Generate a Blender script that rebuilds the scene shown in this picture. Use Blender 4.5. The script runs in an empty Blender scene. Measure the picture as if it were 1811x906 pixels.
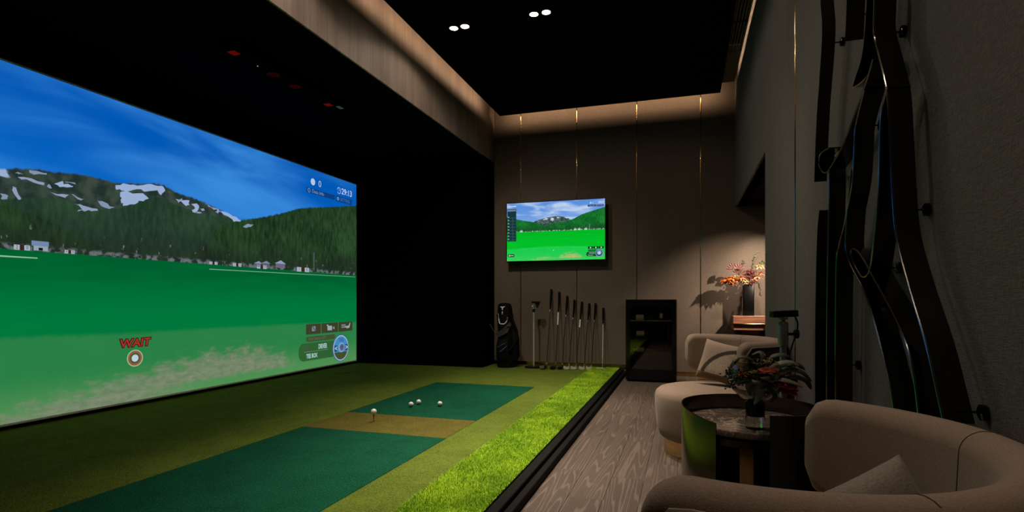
import bpy, bmesh, math, random
from mathutils import Vector, Matrix
R = math.radians
random.seed(7)
S = bpy.context.scene
C = S.collection

# ------------------------------------------------------------------ camera, world, exposure
CAMZ = 1.08
cd = bpy.data.cameras.new('camera'); cam = bpy.data.objects.new('camera', cd); C.objects.link(cam)
cd.sensor_fit = 'HORIZONTAL'; cd.sensor_width = 36.0
cd.lens = 968.5 / 1811 * 36.0
cd.shift_y = (531.0 - 453.0) / 1811.0
cd.clip_start = 0.05; cd.clip_end = 60
cam.location = (0, 0, CAMZ); cam.rotation_euler = (R(90), 0, R(17.453))
S.camera = cam
w = bpy.data.worlds.new('world'); S.world = w; w.use_nodes = True
w.node_tree.nodes['Background'].inputs[0].default_value = (0.010, 0.008, 0.007, 1)
w.node_tree.nodes['Background'].inputs[1].default_value = 0.0
S.view_settings.view_transform = 'Standard'; S.view_settings.look = 'None'
S.view_settings.exposure = 0.0; S.view_settings.gamma = 1.0
try: S.view_settings.use_curve_mapping = False
except Exception: pass

# main dimensions (metres): camera stands over the origin, wood floor at z = 0
YB = 8.15      # face of back wall
XR = 0.671     # face of right wall
XL = -5.05     # left wall behind the screen
XBEAM = -2.855
TZ = 0.08      # turf level
PZ = 3.90      # underside of black ceiling panel
TOP = 4.15
YF = -2.4      # wall behind the camera

# ------------------------------------------------------------------ node helper
def srgb(r, g, b):
    f = lambda c: (c/255/12.92) if c/255 <= .04045 else ((c/255+.055)/1.055)**2.4
    return (f(r), f(g), f(b), 1)

class NT:
    def __init__(s, name):
        s.m = bpy.data.materials.new(name); s.m.use_nodes = True
        s.t = s.m.node_tree; s.t.nodes.clear()
        s.out = s.t.nodes.new('ShaderNodeOutputMaterial')
    def put(s, inp, v):
        if isinstance(v, bpy.types.NodeSocket): s.t.links.new(v, inp)
        elif v is not None:
            if hasattr(inp.default_value, '__len__'):
                n = len(inp.default_value)
                if not hasattr(v, '__len__'): v = (v,)*3
                v = tuple(v)
                if len(v) < n: v = v + (1,)*(n-len(v))
                inp.default_value = v[:n]
            else: inp.default_value = v
    def n(s, typ, **kw):
        nd = s.t.nodes.new(typ)
        for k, v in kw.items():
            if hasattr(nd, k) and k not in ('Color',): 
                try: setattr(nd, k, v); continue
                except Exception: pass
        return nd
    def m_(s, op, a, b=None, c=None, clamp=False):
        nd = s.t.nodes.new('ShaderNodeMath'); nd.operation = op; nd.use_clamp = clamp
        s.put(nd.inputs[0], a)
        if b is not None: s.put(nd.inputs[1], b)
        if c is not None: s.put(nd.inputs[2], c)
        return nd.outputs[0]
    def add(s, a, b): return s.m_('ADD', a, b)
    def sub(s, a, b): return s.m_('SUBTRACT', a, b)
    def mul(s, a, b): return s.m_('MULTIPLY', a, b)
    def mx(s, f, a, b, blend='MIX'):
        nd = s.t.nodes.new('ShaderNodeMix'); nd.data_type = 'RGBA'; nd.blend_type = blend
        s.put(nd.inputs[0], f); s.put(nd.inputs[6], a); s.put(nd.inputs[7], b)
        return nd.outputs[2]
    def step(s, e0, e1, x):
        nd = s.t.nodes.new('ShaderNodeMapRange'); nd.interpolation_type = 'SMOOTHSTEP'
        s.put(nd.inputs[0], x); s.put(nd.inputs[1], e0); s.put(nd.inputs[2], e1)
        return nd.outputs[0]
    def noise(s, vec, scale=5, detail=3, rough=.5, dist=0):
        nd = s.t.nodes.new('ShaderNodeTexNoise'); s.put(nd.inputs['Vector'], vec)
        s.put(nd.inputs['Scale'], scale); s.put(nd.inputs['Detail'], detail); s.put(nd.inputs['Roughness'], rough); s.put(nd.inputs['Distortion'], dist)
        return nd.outputs['Fac']
    def vor(s, vec, scale=5, feature='F1', out='Distance'):
        nd = s.t.nodes.new('ShaderNodeTexVoronoi'); nd.feature = feature; s.put(nd.inputs['Vector'], vec); s.put(nd.inputs['Scale'], scale)
        return nd.outputs[out]
    def xyz(s, x=0, y=0, z=0):
        nd = s.t.nodes.new('ShaderNodeCombineXYZ')
        for i, v in enumerate((x, y, z)): s.put(nd.inputs[i], v)
        return nd.outputs[0]
    def sep(s, v):
        nd = s.t.nodes.new('ShaderNodeSeparateXYZ'); s.put(nd.inputs[0], v); return nd.outputs
    def coord(s, k='Object'):
        return s.t.nodes.new('ShaderNodeTexCoord').outputs[k]
    def vmul(s, v, k):
        nd = s.t.nodes.new('ShaderNodeVectorMath'); nd.operation = 'MULTIPLY'; s.put(nd.inputs[0], v); s.put(nd.inputs[1], k); return nd.outputs[0]
    def vadd(s, v, k):
        nd = s.t.nodes.new('ShaderNodeVectorMath'); nd.operation = 'ADD'; s.put(nd.inputs[0], v); s.put(nd.inputs[1], k); return nd.outputs[0]
    def rand(s): return s.t.nodes.new('ShaderNodeObjectInfo').outputs['Random']
    def curve(s, x, pts):
        nd = s.t.nodes.new('ShaderNodeFloatCurve'); s.put(nd.inputs['Value'], x)
        c = nd.mapping.curves[0]; pts = sorted(pts)
        c.points[0].location = pts[0]; c.points[-1].location = pts[-1]
        for p in pts[1:-1]: c.points.new(*p)
        nd.mapping.update(); return nd.outputs[0]
    def bump(s, h, strength=.3, dist=.01):
        nd = s.t.nodes.new('ShaderNodeBump'); s.put(nd.inputs['Strength'], strength); s.put(nd.inputs['Distance'], dist); s.put(nd.inputs['Height'], h)
        return nd.outputs[0]
    def pbr(s, col, rough=.5, metal=0, normal=None, spec=None, trans=0, ior=None, coat=0, sheen=0, alpha=None, emis=None, estr=0):
        nd = s.t.nodes.new('ShaderNodeBsdfPrincipled')
        s.put(nd.inputs['Base Color'], col); s.put(nd.inputs['Roughness'], rough); s.put(nd.inputs['Metallic'], metal)
        if normal is not None: s.put(nd.inputs['Normal'], normal)
        if spec is not None: s.put(nd.inputs['Specular IOR Level'], spec)
        if trans: s.put(nd.inputs['Transmission Weight'], trans)
        if ior: s.put(nd.inputs['IOR'], ior)
        if coat: s.put(nd.inputs['Coat Weight'], coat); s.put(nd.inputs['Coat Roughness'], .08)
        if sheen: s.put(nd.inputs['Sheen Weight'], sheen); s.put(nd.inputs['Sheen Roughness'], .4)
        if emis is not None: s.put(nd.inputs['Emission Color'], emis); s.put(nd.inputs['Emission Strength'], estr)
        s.t.links.new(nd.outputs[0], s.out.inputs[0]); return s.m
    def emit(s, col, k=1):
        nd = s.t.nodes.new('ShaderNodeEmission'); s.put(nd.inputs[0], col); s.put(nd.inputs[1], k)
        s.t.links.new(nd.outputs[0], s.out.inputs[0]); return s.m

def plain(name, col, rough=.5, metal=0, vary=.12, scale=30, bump=0, **kw):
    """plain coat with slight mottling and optional fine relief"""
    t = NT(name); co = t.coord(); nz = t.noise(co, scale, 3)
    lo = tuple(c*(1-vary) for c in col[:3]) + (1,); hi = tuple(min(1, c*(1+vary)) for c in col[:3]) + (1,)
    c = t.mx(nz, lo, hi)
    nb = t.bump(t.noise(co, scale*6, 2), bump, .002) if bump else None
    return t.pbr(c, rough, metal, nb, **kw)

def fabric(name, col, rough=.9, scale=420, vary=.25, bstr=.35, sheen=.15, blotch=3.0):
    t = NT(name); co = t.coord()
    x, y, z = t.sep(co)
    a = t.noise(t.vmul(co, (1, 1, 3)), scale*.5, 2); b = t.noise(t.vmul(co, (3, 3, 1)), scale*.45, 2)
    wv = t.add(t.mul(a, .5), t.mul(b, .5)); bl = t.noise(co, blotch, 3)
    f = t.add(t.mul(wv, .75), t.mul(bl, .25))
    lo = tuple(c*(1-vary) for c in col[:3]); hi = tuple(c*(1+vary) for c in col[:3])
    c = t.mx(t.step(.3, .7, f), lo, hi)
    return t.pbr(c, rough, 0, t.bump(wv, bstr, .003), sheen=sheen, spec=.2)

M = {}
M['black'] = plain('matte_black', (.0025, .0025, .0027), .95, bump=.15, spec=.06)
M['velvet'] = plain('black_velvet', (.0012, .0012, .0013), 1.0, spec=.0)
M['ceil'] = plain('black_ceiling_paint', (.0016, .0016, .0017), 1.0, spec=.02)
M['blackplastic'] = plain('black_plastic', (.004, .004, .004), .45, spec=.2)
M['gloss'] = plain('gloss_black', (.0025, .0025, .0025), .15, spec=.3)
M['chrome'] = plain('brushed_steel', (.55, .53, .5), .28, 1)
M['brass'] = plain('brushed_brass', (.56, .38, .16), .12, 1, vary=.2, scale=60)
M['bronze'] = plain('dark_bronze', (.065, .055, .045), .13, 1, vary=.3, scale=8)
M['shell'] = plain('smoked_mirror_metal', (.15, .128, .102), .21, 1, vary=.12, scale=5)
M['edge'] = plain('glint_edge_bronze', (.34, .31, .27), .16, 1)  # lighter than the ribbon bronze, stands in for screen glints on the rims
M['satin'] = plain('satin_steel', (.60, .58, .54), .38, .65)
M['white'] = plain('white_paint', (.72, .72, .70), .4)
M['red'] = plain('red_plastic', (.55, .03, .02), .4)
M['copper'] = plain('satin_copper', (.62, .34, .22), .32, 1, vary=.1)

# wallpaper: woven grass-cloth
def wallpaper(name, lo, hi, streak=(1, 1, 12)):
    t = NT(name); co = t.vadd(t.coord(), t.vmul(t.xyz(t.rand(), t.rand(), t.rand()), (7, 5, 3)))
    h1 = t.noise(t.vmul(co, (45, 45, 330)), 1.0, 3, .6); h2 = t.noise(t.vmul(co, (300, 300, 40)), 1.0, 3, .6)
    fine = t.noise(co, 260, 2); bl = t.noise(t.vmul(co, (2.2, 2.2, .5)), 1.0, 4)
    f = t.add(t.add(t.mul(h1, .42), t.mul(h2, .28)), t.add(t.mul(fine, .15), t.mul(bl, .15)))
    c = t.mx(t.step(.32, .68, f), lo, hi)
    return t.pbr(c, .82, 0, t.bump(t.add(h1, h2), .5, .003), spec=.25)
M['paper'] = wallpaper('woven_wallpaper', (.074, .056, .043), (.152, .118, .092))
M['paper_dark'] = wallpaper('woven_wallpaper_slate', (.082, .076, .070), (.185, .172, .158))
def beam_mat():
    t = NT('streaked_veneer'); co = t.coord()
    a = t.noise(t.vmul(co, (3, 5.5, .35)), 1, 5, .6); b = t.noise(t.vmul(co, (30, 60, 2)), 1, 3)
    c = t.mx(t.step(.3, .72, t.add(t.mul(a, .7), t.mul(b, .3))), (.122, .090, .074), (.235, .182, .152))
    return t.pbr(c, .7, 0, t.bump(b, .15, .002))
M['beam'] = beam_mat()

def wood_floor():
    t = NT('limed_oak_plank'); co = t.coord(); rn = t.rand()
    off = t.xyz(t.mul(rn, 37.0), t.mul(rn, 91.0), t.mul(rn, 13.0)); p = t.vadd(co, off)
    big = t.noise(t.vmul(p, (7.0, .34, 1)), 1.0, 1.0, .4, .1)
    rings = t.m_('SINE', t.add(t.mul(big, 120.0), t.mul(t.noise(t.vmul(p, (60, 4, 1)), 1.0, 2), 3.0)))
    line = t.step(.45, 1.0, rings)
    fine = t.noise(t.vmul(p, (150, 4.5, 1)), 1.0, 3, .6)
    pore = t.step(.52, .72, fine)
    tone = t.noise(t.vmul(p, (3, .8, 1)), 1.0, 2)
    base = t.mx(t.add(t.mul(tone, .6), t.mul(rn, .5)), (.052, .037, .029), (.094, .068, .053))
    c = t.mx(t.mul(line, .42), base, (.20, .152, .120)); c = t.mx(t.mul(pore, .35), c, (.16, .125, .102))
    return t.pbr(c, .55, 0, t.bump(t.add(t.mul(line, .4), pore), .25, .002), spec=.35)
M['wood'] = wood_floor()

def turf(name, lo, hi, speck, scale=150, bstr=.9):
    t = NT(name); co = t.coord()
    a = t.noise(co, scale, 2, .7); b = t.vor(co, scale*.9); c2 = t.noise(co, 6, 3)
    f = t.add(t.mul(a, .8), t.mul(c2, .2)); c = t.mx(t.step(.38, .62, f), lo, hi)
    c = t.mx(t.mul(t.step(.58, .70, t.noise(co, scale*1.3, 1)), .60), c, speck)
    return t.pbr(c, .95, 0, t.bump(t.add(a, b), bstr, .006), spec=.1)
M['putt'] = turf('putting_turf', (.055, .088, .009), (.130, .185, .024), (.30, .37, .07))
M['matgreen'] = turf('teeing_turf', (.0015, .036, .018), (.004, .085, .042), (.02, .22, .11))
M['matbrown'] = turf('brown_turf', (.062, .056, .009), (.135, .120, .024), (.28, .25, .06))
def blade_mat():
    t = NT('long_grass'); nd = t.t.nodes.new('ShaderNodeAttribute'); nd.attribute_name = 'tone'
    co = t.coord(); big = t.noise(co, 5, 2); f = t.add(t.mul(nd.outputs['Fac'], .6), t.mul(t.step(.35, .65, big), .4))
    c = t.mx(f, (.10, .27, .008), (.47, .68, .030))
    return t.pbr(c, .7, 0, spec=.2)
M['blade'] = blade_mat()
M['fringebase'] = turf('long_grass_base', (.10, .24, .006), (.25, .44, .02), (.4, .6, .04), 120)

# ------------------------------------------------------------------ mesh helpers
class B:
    """collects shapes; build() links them as ONE mesh object"""
    def __init__(s): s.bm = bmesh.new()
    def quad(s, pts):
        s.bm.faces.new([s.bm.verts.new(p) for p in pts]); return s
    def box(s, x0, x1, y0, y1, z0, z1, bev=0, seg=2):
        b = bmesh.new(); bmesh.ops.create_cube(b, size=1)
        for v in b.verts: v.co = Vector(((x0+x1)/2 + v.co.x*(x1-x0), (y0+y1)/2 + v.co.y*(y1-y0), (z0+z1)/2 + v.co.z*(z1-z0)))
        if bev: bmesh.ops.bevel(b, geom=b.edges[:], offset=bev, segments=seg, affect='EDGES', profile=.6)
        return s._merge(b)
    def _merge(s, b, mat=None):
        if mat is not None: b.transform(mat)
        me = bpy.data.meshes.new('tmp'); b.to_mesh(me); b.free(); s.bm.from_mesh(me); bpy.data.meshes.remove(me); return s
    def lathe(s, prof, n=40, c=(0, 0, 0), mat=None, cap=True):
        b = bmesh.new(); rings = []
        for r, z in prof:
            rings.append([b.verts.new((r*math.cos(2*math.pi*k/n), r*math.sin(2*math.pi*k/n), z)) for k in range(n)])
        for a, d in zip(rings, rings[1:]):
            for k in range(n): b.faces.new((a[k], a[(k+1) % n], d[(k+1) % n], d[k]))
        if cap:
            b.faces.new(list(reversed(rings[0]))); b.faces.new(rings[-1])
        b.transform(Matrix.Translation(c) if mat is None else mat @ Matrix.Translation(c)); return s._merge(b)
    def tube(s, pts, rad, n=8, cap=True):
        pts = [Vector(p) for p in pts]; b = bmesh.new(); rings = []
        rads = rad if hasattr(rad, '__len__') else [rad]*len(pts)
        up = None
        for i, p in enumerate(pts):
            d = (pts[min(i+1, len(pts)-1)] - pts[max(i-1, 0)]).normalized()
            if up is None: up = Vector((0, 0, 1)) if abs(d.z) < .9 else Vector((1, 0, 0))
            x = d.cross(up).normalized(); y = x.cross(d).normalized(); up = y
            rings.append([b.verts.new(p + rads[i]*(x*math.cos(2*math.pi*k/n) + y*math.sin(2*math.pi*k/n))) for k in range(n)])
        for a, d in zip(rings, rings[1:]):
            for k in range(n): b.faces.new((a[k], d[k], d[(k+1) % n], a[(k+1) % n]))
        if cap: b.faces.new(rings[0]); b.faces.new(list(reversed(rings[-1])))
        return s._merge(b)
    def loft(s, rings, cap=True, closed=True):
        vs = [[s.bm.verts.new(p) for p in r] for r in rings]; n = len(vs[0])
        for a, d in zip(vs, vs[1:]):
            for k in range(n if closed else n-1): s.bm.faces.new((a[k], a[(k+1) % n], d[(k+1) % n], d[k]))
        if cap and closed: s.bm.faces.new(list(reversed(vs[0]))); s.bm.faces.new(vs[-1])
        return s
    def ball(s, c, r, sub=2, sc=(1, 1, 1)):
        b = bmesh.new(); bmesh.ops.create_icosphere(b, subdivisions=sub, radius=r)
        b.transform(Matrix.Translation(c) @ Matrix.Diagonal((*sc, 1))); return s._merge(b)
    def prism(s, poly, axis_pts):
        """poly: list of 3D points; extruded by vector axis_pts"""
        a = [Vector(p) for p in poly]; d = Vector(axis_pts)
        return s.loft([a, [p+d for p in a]])
    def build(s, name, mat, parent=None, smooth=False, loc=None, fix=True):
        if fix: bmesh.ops.recalc_face_normals(s.bm, faces=s.bm.faces[:])
        me = bpy.data.meshes.new(name); s.bm.to_mesh(me); s.bm.free()
        if smooth:
            me.shade_smooth()
            try: me.set_sharp_from_angle(angle=R(40))
            except Exception: pass
        me.materials.append(M[mat] if isinstance(mat, str) else mat)
        o = bpy.data.objects.new(name, me); C.objects.link(o)
        if parent: o.parent = parent
        if loc is not None: o.location = loc
        return o

def tag(o, label=None, cat=None, group=None, kind=None):
    if label: o['label'] = label
    if cat: o['category'] = cat
    if group: o['group'] = group
    if kind: o['kind'] = kind
    return o
def thing(name, label, cat, loc=(0, 0, 0), rz=0, group=None, kind=None):
    o = bpy.data.objects.new(name, None); C.objects.link(o); o.location = loc; o.rotation_euler = (0, 0, rz)
    o.empty_display_size = .1
    return tag(o, label, cat, group, kind)
def copy_to(src, parent, loc=None):
    o = src.copy(); C.objects.link(o); o.parent = parent
    if loc is not None: o.location = loc
    return o
def smooth_path(pts, n=8):
    out = []; P = [Vector(p) for p in pts]
    for i in range(len(P)-1):
        p0 = P[max(i-1, 0)]; p1 = P[i]; p2 = P[i+1]; p3 = P[min(i+2, len(P)-1)]
        for k in range(n):
            t = k/n
            out.append(.5*((2*p1) + (p2-p0)*t + (2*p0-5*p1+4*p2-p3)*t*t + (3*p1-p0-3*p2+p3)*t**3))
    out.append(P[-1]); return out
def text_mesh(body, size, name, mat, parent, origin, ux=(0, 1, 0), uy=(0, 0, 1), align='CENTER', shear=0, stretch=1, thick=0):
    cu = bpy.data.curves.new('t', 'FONT'); cu.body = body; cu.size = size; cu.align_x = align; cu.align_y = 'CENTER'; cu.shear = shear
    cu.resolution_u = 3; cu.offset = thick
    to = bpy.data.objects.new('t', cu); me = bpy.data.meshes.new_from_object(to)
    X = Vector(ux); Yv = Vector(uy); O = Vector(origin)
    for v in me.vertices: v.co = O + X*v.co.x*stretch + Yv*v.co.y
    bpy.data.objects.remove(to); bpy.data.curves.remove(cu)
    me.name = name; me.materials.clear(); me.materials.append(mat)
    o = bpy.data.objects.new(name, me); C.objects.link(o); o.parent = parent; return o

# ================================================================== STRUCTURE
# ---- wood floor with planks
fl = B().box(-.80, 2.6, YF, YB, -.12, -.012).build('floor', 'black')
tag(fl, 'limed brown oak plank floor beside the turf', 'floor', kind='structure')
PW = .19; lens = (1.35, 1.1, .9)
plank_me = []
for L in lens:
    o = B().box(-PW/2+.0006, PW/2-.0006, 0, L-.0015, -.012, 0, .0012, 1).build('plank', 'wood'); plank_me.append(o.data); bpy.data.objects.remove(o)
rng = random.Random(3); col = 0; x = -.80 + PW/2
while x < 2.6:
    y = YF - rng.random()*.9
    while y < YB:
        k = rng.choice((0, 0, 1, 2)); L = lens[k]
        if (x < XR+.05 or y+L > 5.1) and y+L > YF:
            o = bpy.data.objects.new('plank', plank_me[k]); C.objects.link(o); o.parent = fl; o.location = (x, y, 0)
        y += L
    x += PW

# ---- turf platform
tp = B().box(XL, -.905, YF, YB, 0, TZ-.004).build('turf_floor', 'putt')
tag(tp, 'olive green artificial putting turf floor in front of the screen', 'turf', kind='structure')
mx0, mx1 = -2.88, -1.645
B().box(mx0, mx1, 4.24, 6.09, TZ-.006, TZ, .003, 1).build('teeing_mat', 'matgreen', tp)
B().box(mx0, mx1, 3.635, 4.24, TZ-.006, TZ-.0005, .003, 1).build('tee_strip', 'matbrown', tp)
B().box(mx0, mx1, 0.4, 3.635, TZ-.006, TZ, .003, 1).build('teeing_mat', 'matgreen', tp)
B().lathe([(.03, TZ-.003), (.055, TZ-.003), (.055, TZ+.004), (.045, TZ+.005), (.03, TZ+.001)], 24, (-4.44, 6.53, 0)).build('ball_return_cup', 'blackplastic', tp, True)
fr = B().box(-1.30, -.905, YF+.01, YB-.01, TZ-.01, TZ+.002).build('grass_strip_backing', 'fringebase', tp)
# long grass blades (uncountable)
def grass():
    r = random.Random(11); V = []; F = []; tone = []
    n = 150000
    for i in range(n):
        u = r.random(); y = .6 + (YB-.65)*u**1.35
        x = -1.305 + r.random()*.40
        h = .008 + r.random()*.012; a = r.random()*6.283; l = .003+r.random()*.016; wd = .0016 + .0009*y/4
        ca, sa = math.cos(a), math.sin(a); px, py = -sa*wd, ca*wd; k = len(V)
        tx = min(x+ca*l, -.902)
        V += [(x-px, y-py, TZ), (x+px, y+py, TZ), (tx, min(y+sa*l, YB-.01), TZ+h)]
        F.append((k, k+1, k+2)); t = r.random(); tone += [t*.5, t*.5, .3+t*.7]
    me = bpy.data.meshes.new('long_grass'); me.from_pydata(V, [], F)
    at = me.attributes.new('tone', 'FLOAT', 'POINT'); at.data.foreach_set('value', tone)
    me.materials.append(M['blade']); o = bpy.data.objects.new('long_grass', me); C.objects.link(o)
    return tag(o, 'bright green long artificial grass strip along the black kerb', 'grass', kind='stuff')
grass()
kb = B().box(-.905, -.845, YF, YB, 0, .072, .004, 1).box(-.845, -.80, YF, YB, 0, .045, .004, 1).build('kerb', 'gloss')
kb.data.materials[0] = plain('black_kerb', (.0014, .0014, .0014), .7, spec=.12)
tag(kb, 'stepped black kerb between the grass and the wood floor', 'kerb', kind='structure')

# ---- back wall: panels with brass strips in the joints
wb = B().box(-2.86, 2.6, YB+.02, YB+.15, 0, TOP).build('wall_back', 'black')
tag(wb, 'taupe woven wallpaper back wall with brass joint strips', 'wall', kind='structure')
joints = [-2.42, -1.5415, -.6596, .2203, 1.10, 1.98]
edges = [-2.855] + joints + [2.6]
for a, b in zip(edges, edges[1:]):
    xa = a + (.006 if a in joints else 0); xb = b - (.006 if b in joints else 0)
    B().box(0, xb-xa, 0, .02, 0, TOP-.002, .002, 1).build('wall_panel', 'paper', wb, loc=(xa, YB, 0))
for j in joints: B().tube([(0, 0, 0), (0, 0, TOP-.01)], .0068, 16).build('brass_strip', 'brass', wb, True, (j, YB+.002, 0))
bb = B().box(-2.85, -.745, YB-.014, YB-.001, TZ, .135, .002, 1).box(-.745, XR+1.9, YB-.014, YB-.001, 0, .06, .002, 1).build('baseboard_back', 'brass')
tag(bb, 'brass skirting along the foot of the back wall', 'baseboard', kind='structure')

# ---- right wall with opening to the side alcove
JY = 5.2; HZ = 2.37
wr = B().box(XR+.02, XR+.13, YF, JY, 0, TOP).box(XR+.02, XR+.13, JY, YB, HZ, TOP).build('wall_right', 'black')
tag(wr, 'dark woven wallpaper side wall behind the ribbon sculpture', 'wall', kind='structure')
B().box(0, .13, 0, JY-3.846, 0, TOP-.002, .002, 1).build('wall_panel', 'paper_dark', wr, loc=(XR, 3.846, 0))
B().box(0, .02, 0, 3.834-YF, 0, TOP-.002, .002, 1).build('wall_panel', 'paper_dark', wr, loc=(XR, YF, 0))
B().box(0, .13, 0, YB-JY, HZ, TOP-.002, .002, 1).build('wall_panel', 'paper_dark', wr, loc=(XR, JY, 0))
B().tube([(0, 0, 0), (0, 0, TOP-.01)], .0068, 16).build('brass_strip', 'brass', wr, True, (XR+.002, 3.84, 0))
al = B().box(2.5, 2.6, JY-.1, YB, 0, HZ).box(XR+.13, 2.5, JY-.1, JY-.0, 0, HZ).build('wall_alcove', 'paper')
tag(al, 'alcove walls beyond the opening in the side wall', 'wall', kind='structure')
ac = B().box(XR+.13, 2.6, JY-.1, YB, HZ, HZ+.1).build('ceiling_alcove', 'black')
tag(ac, 'low dark ceiling of the flower alcove', 'ceiling', kind='structure')

# ---- black simulator bay
wl = B().box(XL-.12, XL, YF, YB, 0, TOP).build('wall_left', 'velvet')
tag(wl, 'black wall behind the projection screen', 'wall', kind='structure')
pr = B().box(XL, XBEAM, 7.62, YB+.12, TZ, 3.24).build('wall_pier', 'velvet')
tag(pr, 'black padded end wall of the simulator bay', 'wall', kind='structure')
bc = B().box(XL, XBEAM-.12, YF, 7.62, 3.24, 3.34).build('ceiling_bay', 'ceil')
tag(bc, 'black lowered ceiling over the simulator bay', 'ceiling', kind='structure')
bmx = B().box(XBEAM-.12, XBEAM-.02, YF, YB, 3.235, TOP, .004, 1).build('ceiling_beam', 'black')
B().box(XBEAM-.02, XBEAM, YF, YB, 3.24, TOP, .004, 1).build('veneer_face', 'beam', bmx)
tag(bmx, 'long brown veneered beam edging the raised ceiling', 'beam', kind='structure')
wf = B().box(XL, 2.6, YF-.12, YF, 0, TOP).build('wall_front', 'paper_dark')
tag(wf, 'wall at the viewer end of the room', 'wall', kind='structure')

# ---- ceilings
ce = B().box(XL, 2.6, YF, YB+.1, TOP, TOP+.1).build('ceiling', 'ceil')
tag(ce, 'black upper ceiling above the cove', 'ceiling', kind='structure')
cp = B().box(-2.695, .469, YF, YB-.2, PZ, PZ+.05, .003, 1).build('ceiling_panel', 'ceil')
tag(cp, 'black floating ceiling panel with recessed spotlights', 'ceiling', kind='structure')
bh = B().box(.475, .63, 6.82, 7.73, PZ+.05, PZ+.14, .003, 1).build('trim_1', 'beam')
tag(bh, 'plain end of the air bulkhead above the side wall', 'trim', kind='structure')
ag = thing('air_grille', 'linear slot air grille along the ceiling edge', 'air grille', (.5525, 4.0, PZ+.05))
for y0 in (-.2, .56, 1.32, 2.07): # frames (segments toward the back wall)
    B().box(-.0775, .0775, y0, y0+.03, 0, .03).build('frame_bar', 'blackplastic', ag)
B().box(-.0775, -.062, -.17, 2.82, 0, .03).build('frame_bar', 'beam', ag)
B().box(.062, .0775, -.17, 2.82, 0, .03).build('frame_bar', 'beam', ag)
B().box(-.0775, .0775, -.17, 2.82, .09, .10).build('backing', 'black', ag)
bz = plain('slat_bronze', (.22, .17, .13), .5)
for k in range(4): B().box(-.052+k*.03, -.040+k*.03, -.17, 2.80, .004, .045, .002, 1).build('slat', bz, ag)

# ================================================================== LIGHTS OF THE ROOM
def spot(parent, loc, target, power, angle, blend=.6, size=.03, col=(1, .83, .66)):
    ld = bpy.data.lights.new('spot_lamp', 'SPOT'); ld.energy = power; ld.spot_size = R(angle); ld.spot_blend = blend
    ld.shadow_soft_size = size; ld.color = col
    lo = bpy.data.objects.new('spot_lamp', ld); C.objects.link(lo); lo.parent = parent
    p = Vector(loc); lo.location = p
    lo.rotation_euler = (Vector(target) - (p + parent.location)).to_track_quat('-Z', 'Y').to_euler(); return lo
tl = NT('lamp_lens'); M['lens'] = tl.emit((1, .80, .58, 1), 30.0)
def downlight(x, y, label, targets, power, angle, first=1, z=PZ, group='recessed twin spotlights'):
    t = thing('twin_downlight', label, 'ceiling light', (x, y, z), group=group)
    B().box(-.13, .13, -.075, .075, -.006, -.001, .002, 1).build('trim_plate', 'ceil', t)
    for s, tg in zip((-1, 1), targets):
        B().lathe([(.056, -.016), (.060, -.012), (.060, -.007), (.046, -.007), (.046, -.012)], 28, (s*.062, 0, 0), cap=False).build('bezel', 'blackplastic', t, True)
        B().lathe([(.001, -.013), (.030, -.0125), (.042, -.010)], 24, (s*.062, 0, 0)).build('lens', 'lens', t, True)
        spot(t, (s*.062, 0, -.03), tg, power*(first if s < 0 else 1), angle, .95)
    return t
DL = 375
def flood(t, pw, ang=150):   # the lamp's wide spill, seen as scallops on the beam
    return spot(t, (0, 0, -.03), tuple(t.location + Vector((0, 0, -3))), pw, ang, .25)
flood(downlight(-2.21, 5.22, 'twin spotlight glowing in the black ceiling, nearer the beam', ((-2.2, 8.1, .6), (-1.6, 5.0, 0)), DL*.9, 70, .5), 16)
flood(downlight(-1.347, 5.2, 'twin spotlight glowing in the black ceiling, farther from the beam', ((-1.2, 6.6, 0), (-1.05, 4.6, 0)), DL*1.05, 60, .8), 34, 172)
flood(downlight(-2.21, 3.1, 'twin spotlight over the near teeing mat, out of view', ((-1.9, 3.3, 0), (-1.8, 2.6, 0)), DL*.4, 52), 38)
downlight(-1.347, 3.1, 'twin spotlight over the near grass strip, out of view', ((-1.1, 3.4, 0), (-1.0, 2.4, 0)), DL*.8, 50)
downlight(-.25, 3.9, 'twin spotlight over the lounge chairs, out of view', ((-.1, 4.4, 0), (-.3, 3.2, 0)), DL*.16, 70)
downlight(-.05, 1.2, 'twin spotlight over the near armchair, out of view', ((.15, 1.3, 0), (.05, 1.5, 0)), DL*.095, 44)

def led(name, label, loc, size_x, size_y, rot, power, box):
    o = B().box(*box).build('led_strip', NT('led_warm_'+name).emit((1, .62, .32, 1), 2.0)); tag(o, label, 'led strip', 'hidden cove light strips')
    ld = bpy.data.lights.new('cove_lamp', 'AREA'); ld.shape = 'RECTANGLE'; ld.size = size_x; ld.size_y = size_y; ld.energy = power; ld.color = (1, .66, .40)
    lo = bpy.data.objects.new('cove_lamp', ld); C.objects.link(lo); lo.location = loc; lo.rotation_euler = rot; lo.parent = o
    return o
# strips lie on top of the floating panel, hidden from below, shining on wall and beam
led('back', 'warm light strip hidden above the panel at the back wall', (-1.1, YB-.24, PZ+.09), 3.1, .03, (R(75), 0, 0), 12, (-2.65, .45, YB-.27, YB-.25, PZ+.05, PZ+.06))
led('beam', 'warm light strip hidden above the panel beside the beam', (-2.65, 2.8, PZ+.09), .03, 9.6, (0, R(75), 0), 22, (-2.64, -2.62, YF+.3, YB-.3, PZ+.05, PZ+.06))
led('side', 'warm light strip hidden above the air bulkhead', (.56, 3.4, PZ+.20), .03, 8.5, (0, R(-60), 0), 16, (.50, .52, YF+.3, 7.7, PZ+.155, PZ+.165))

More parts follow.
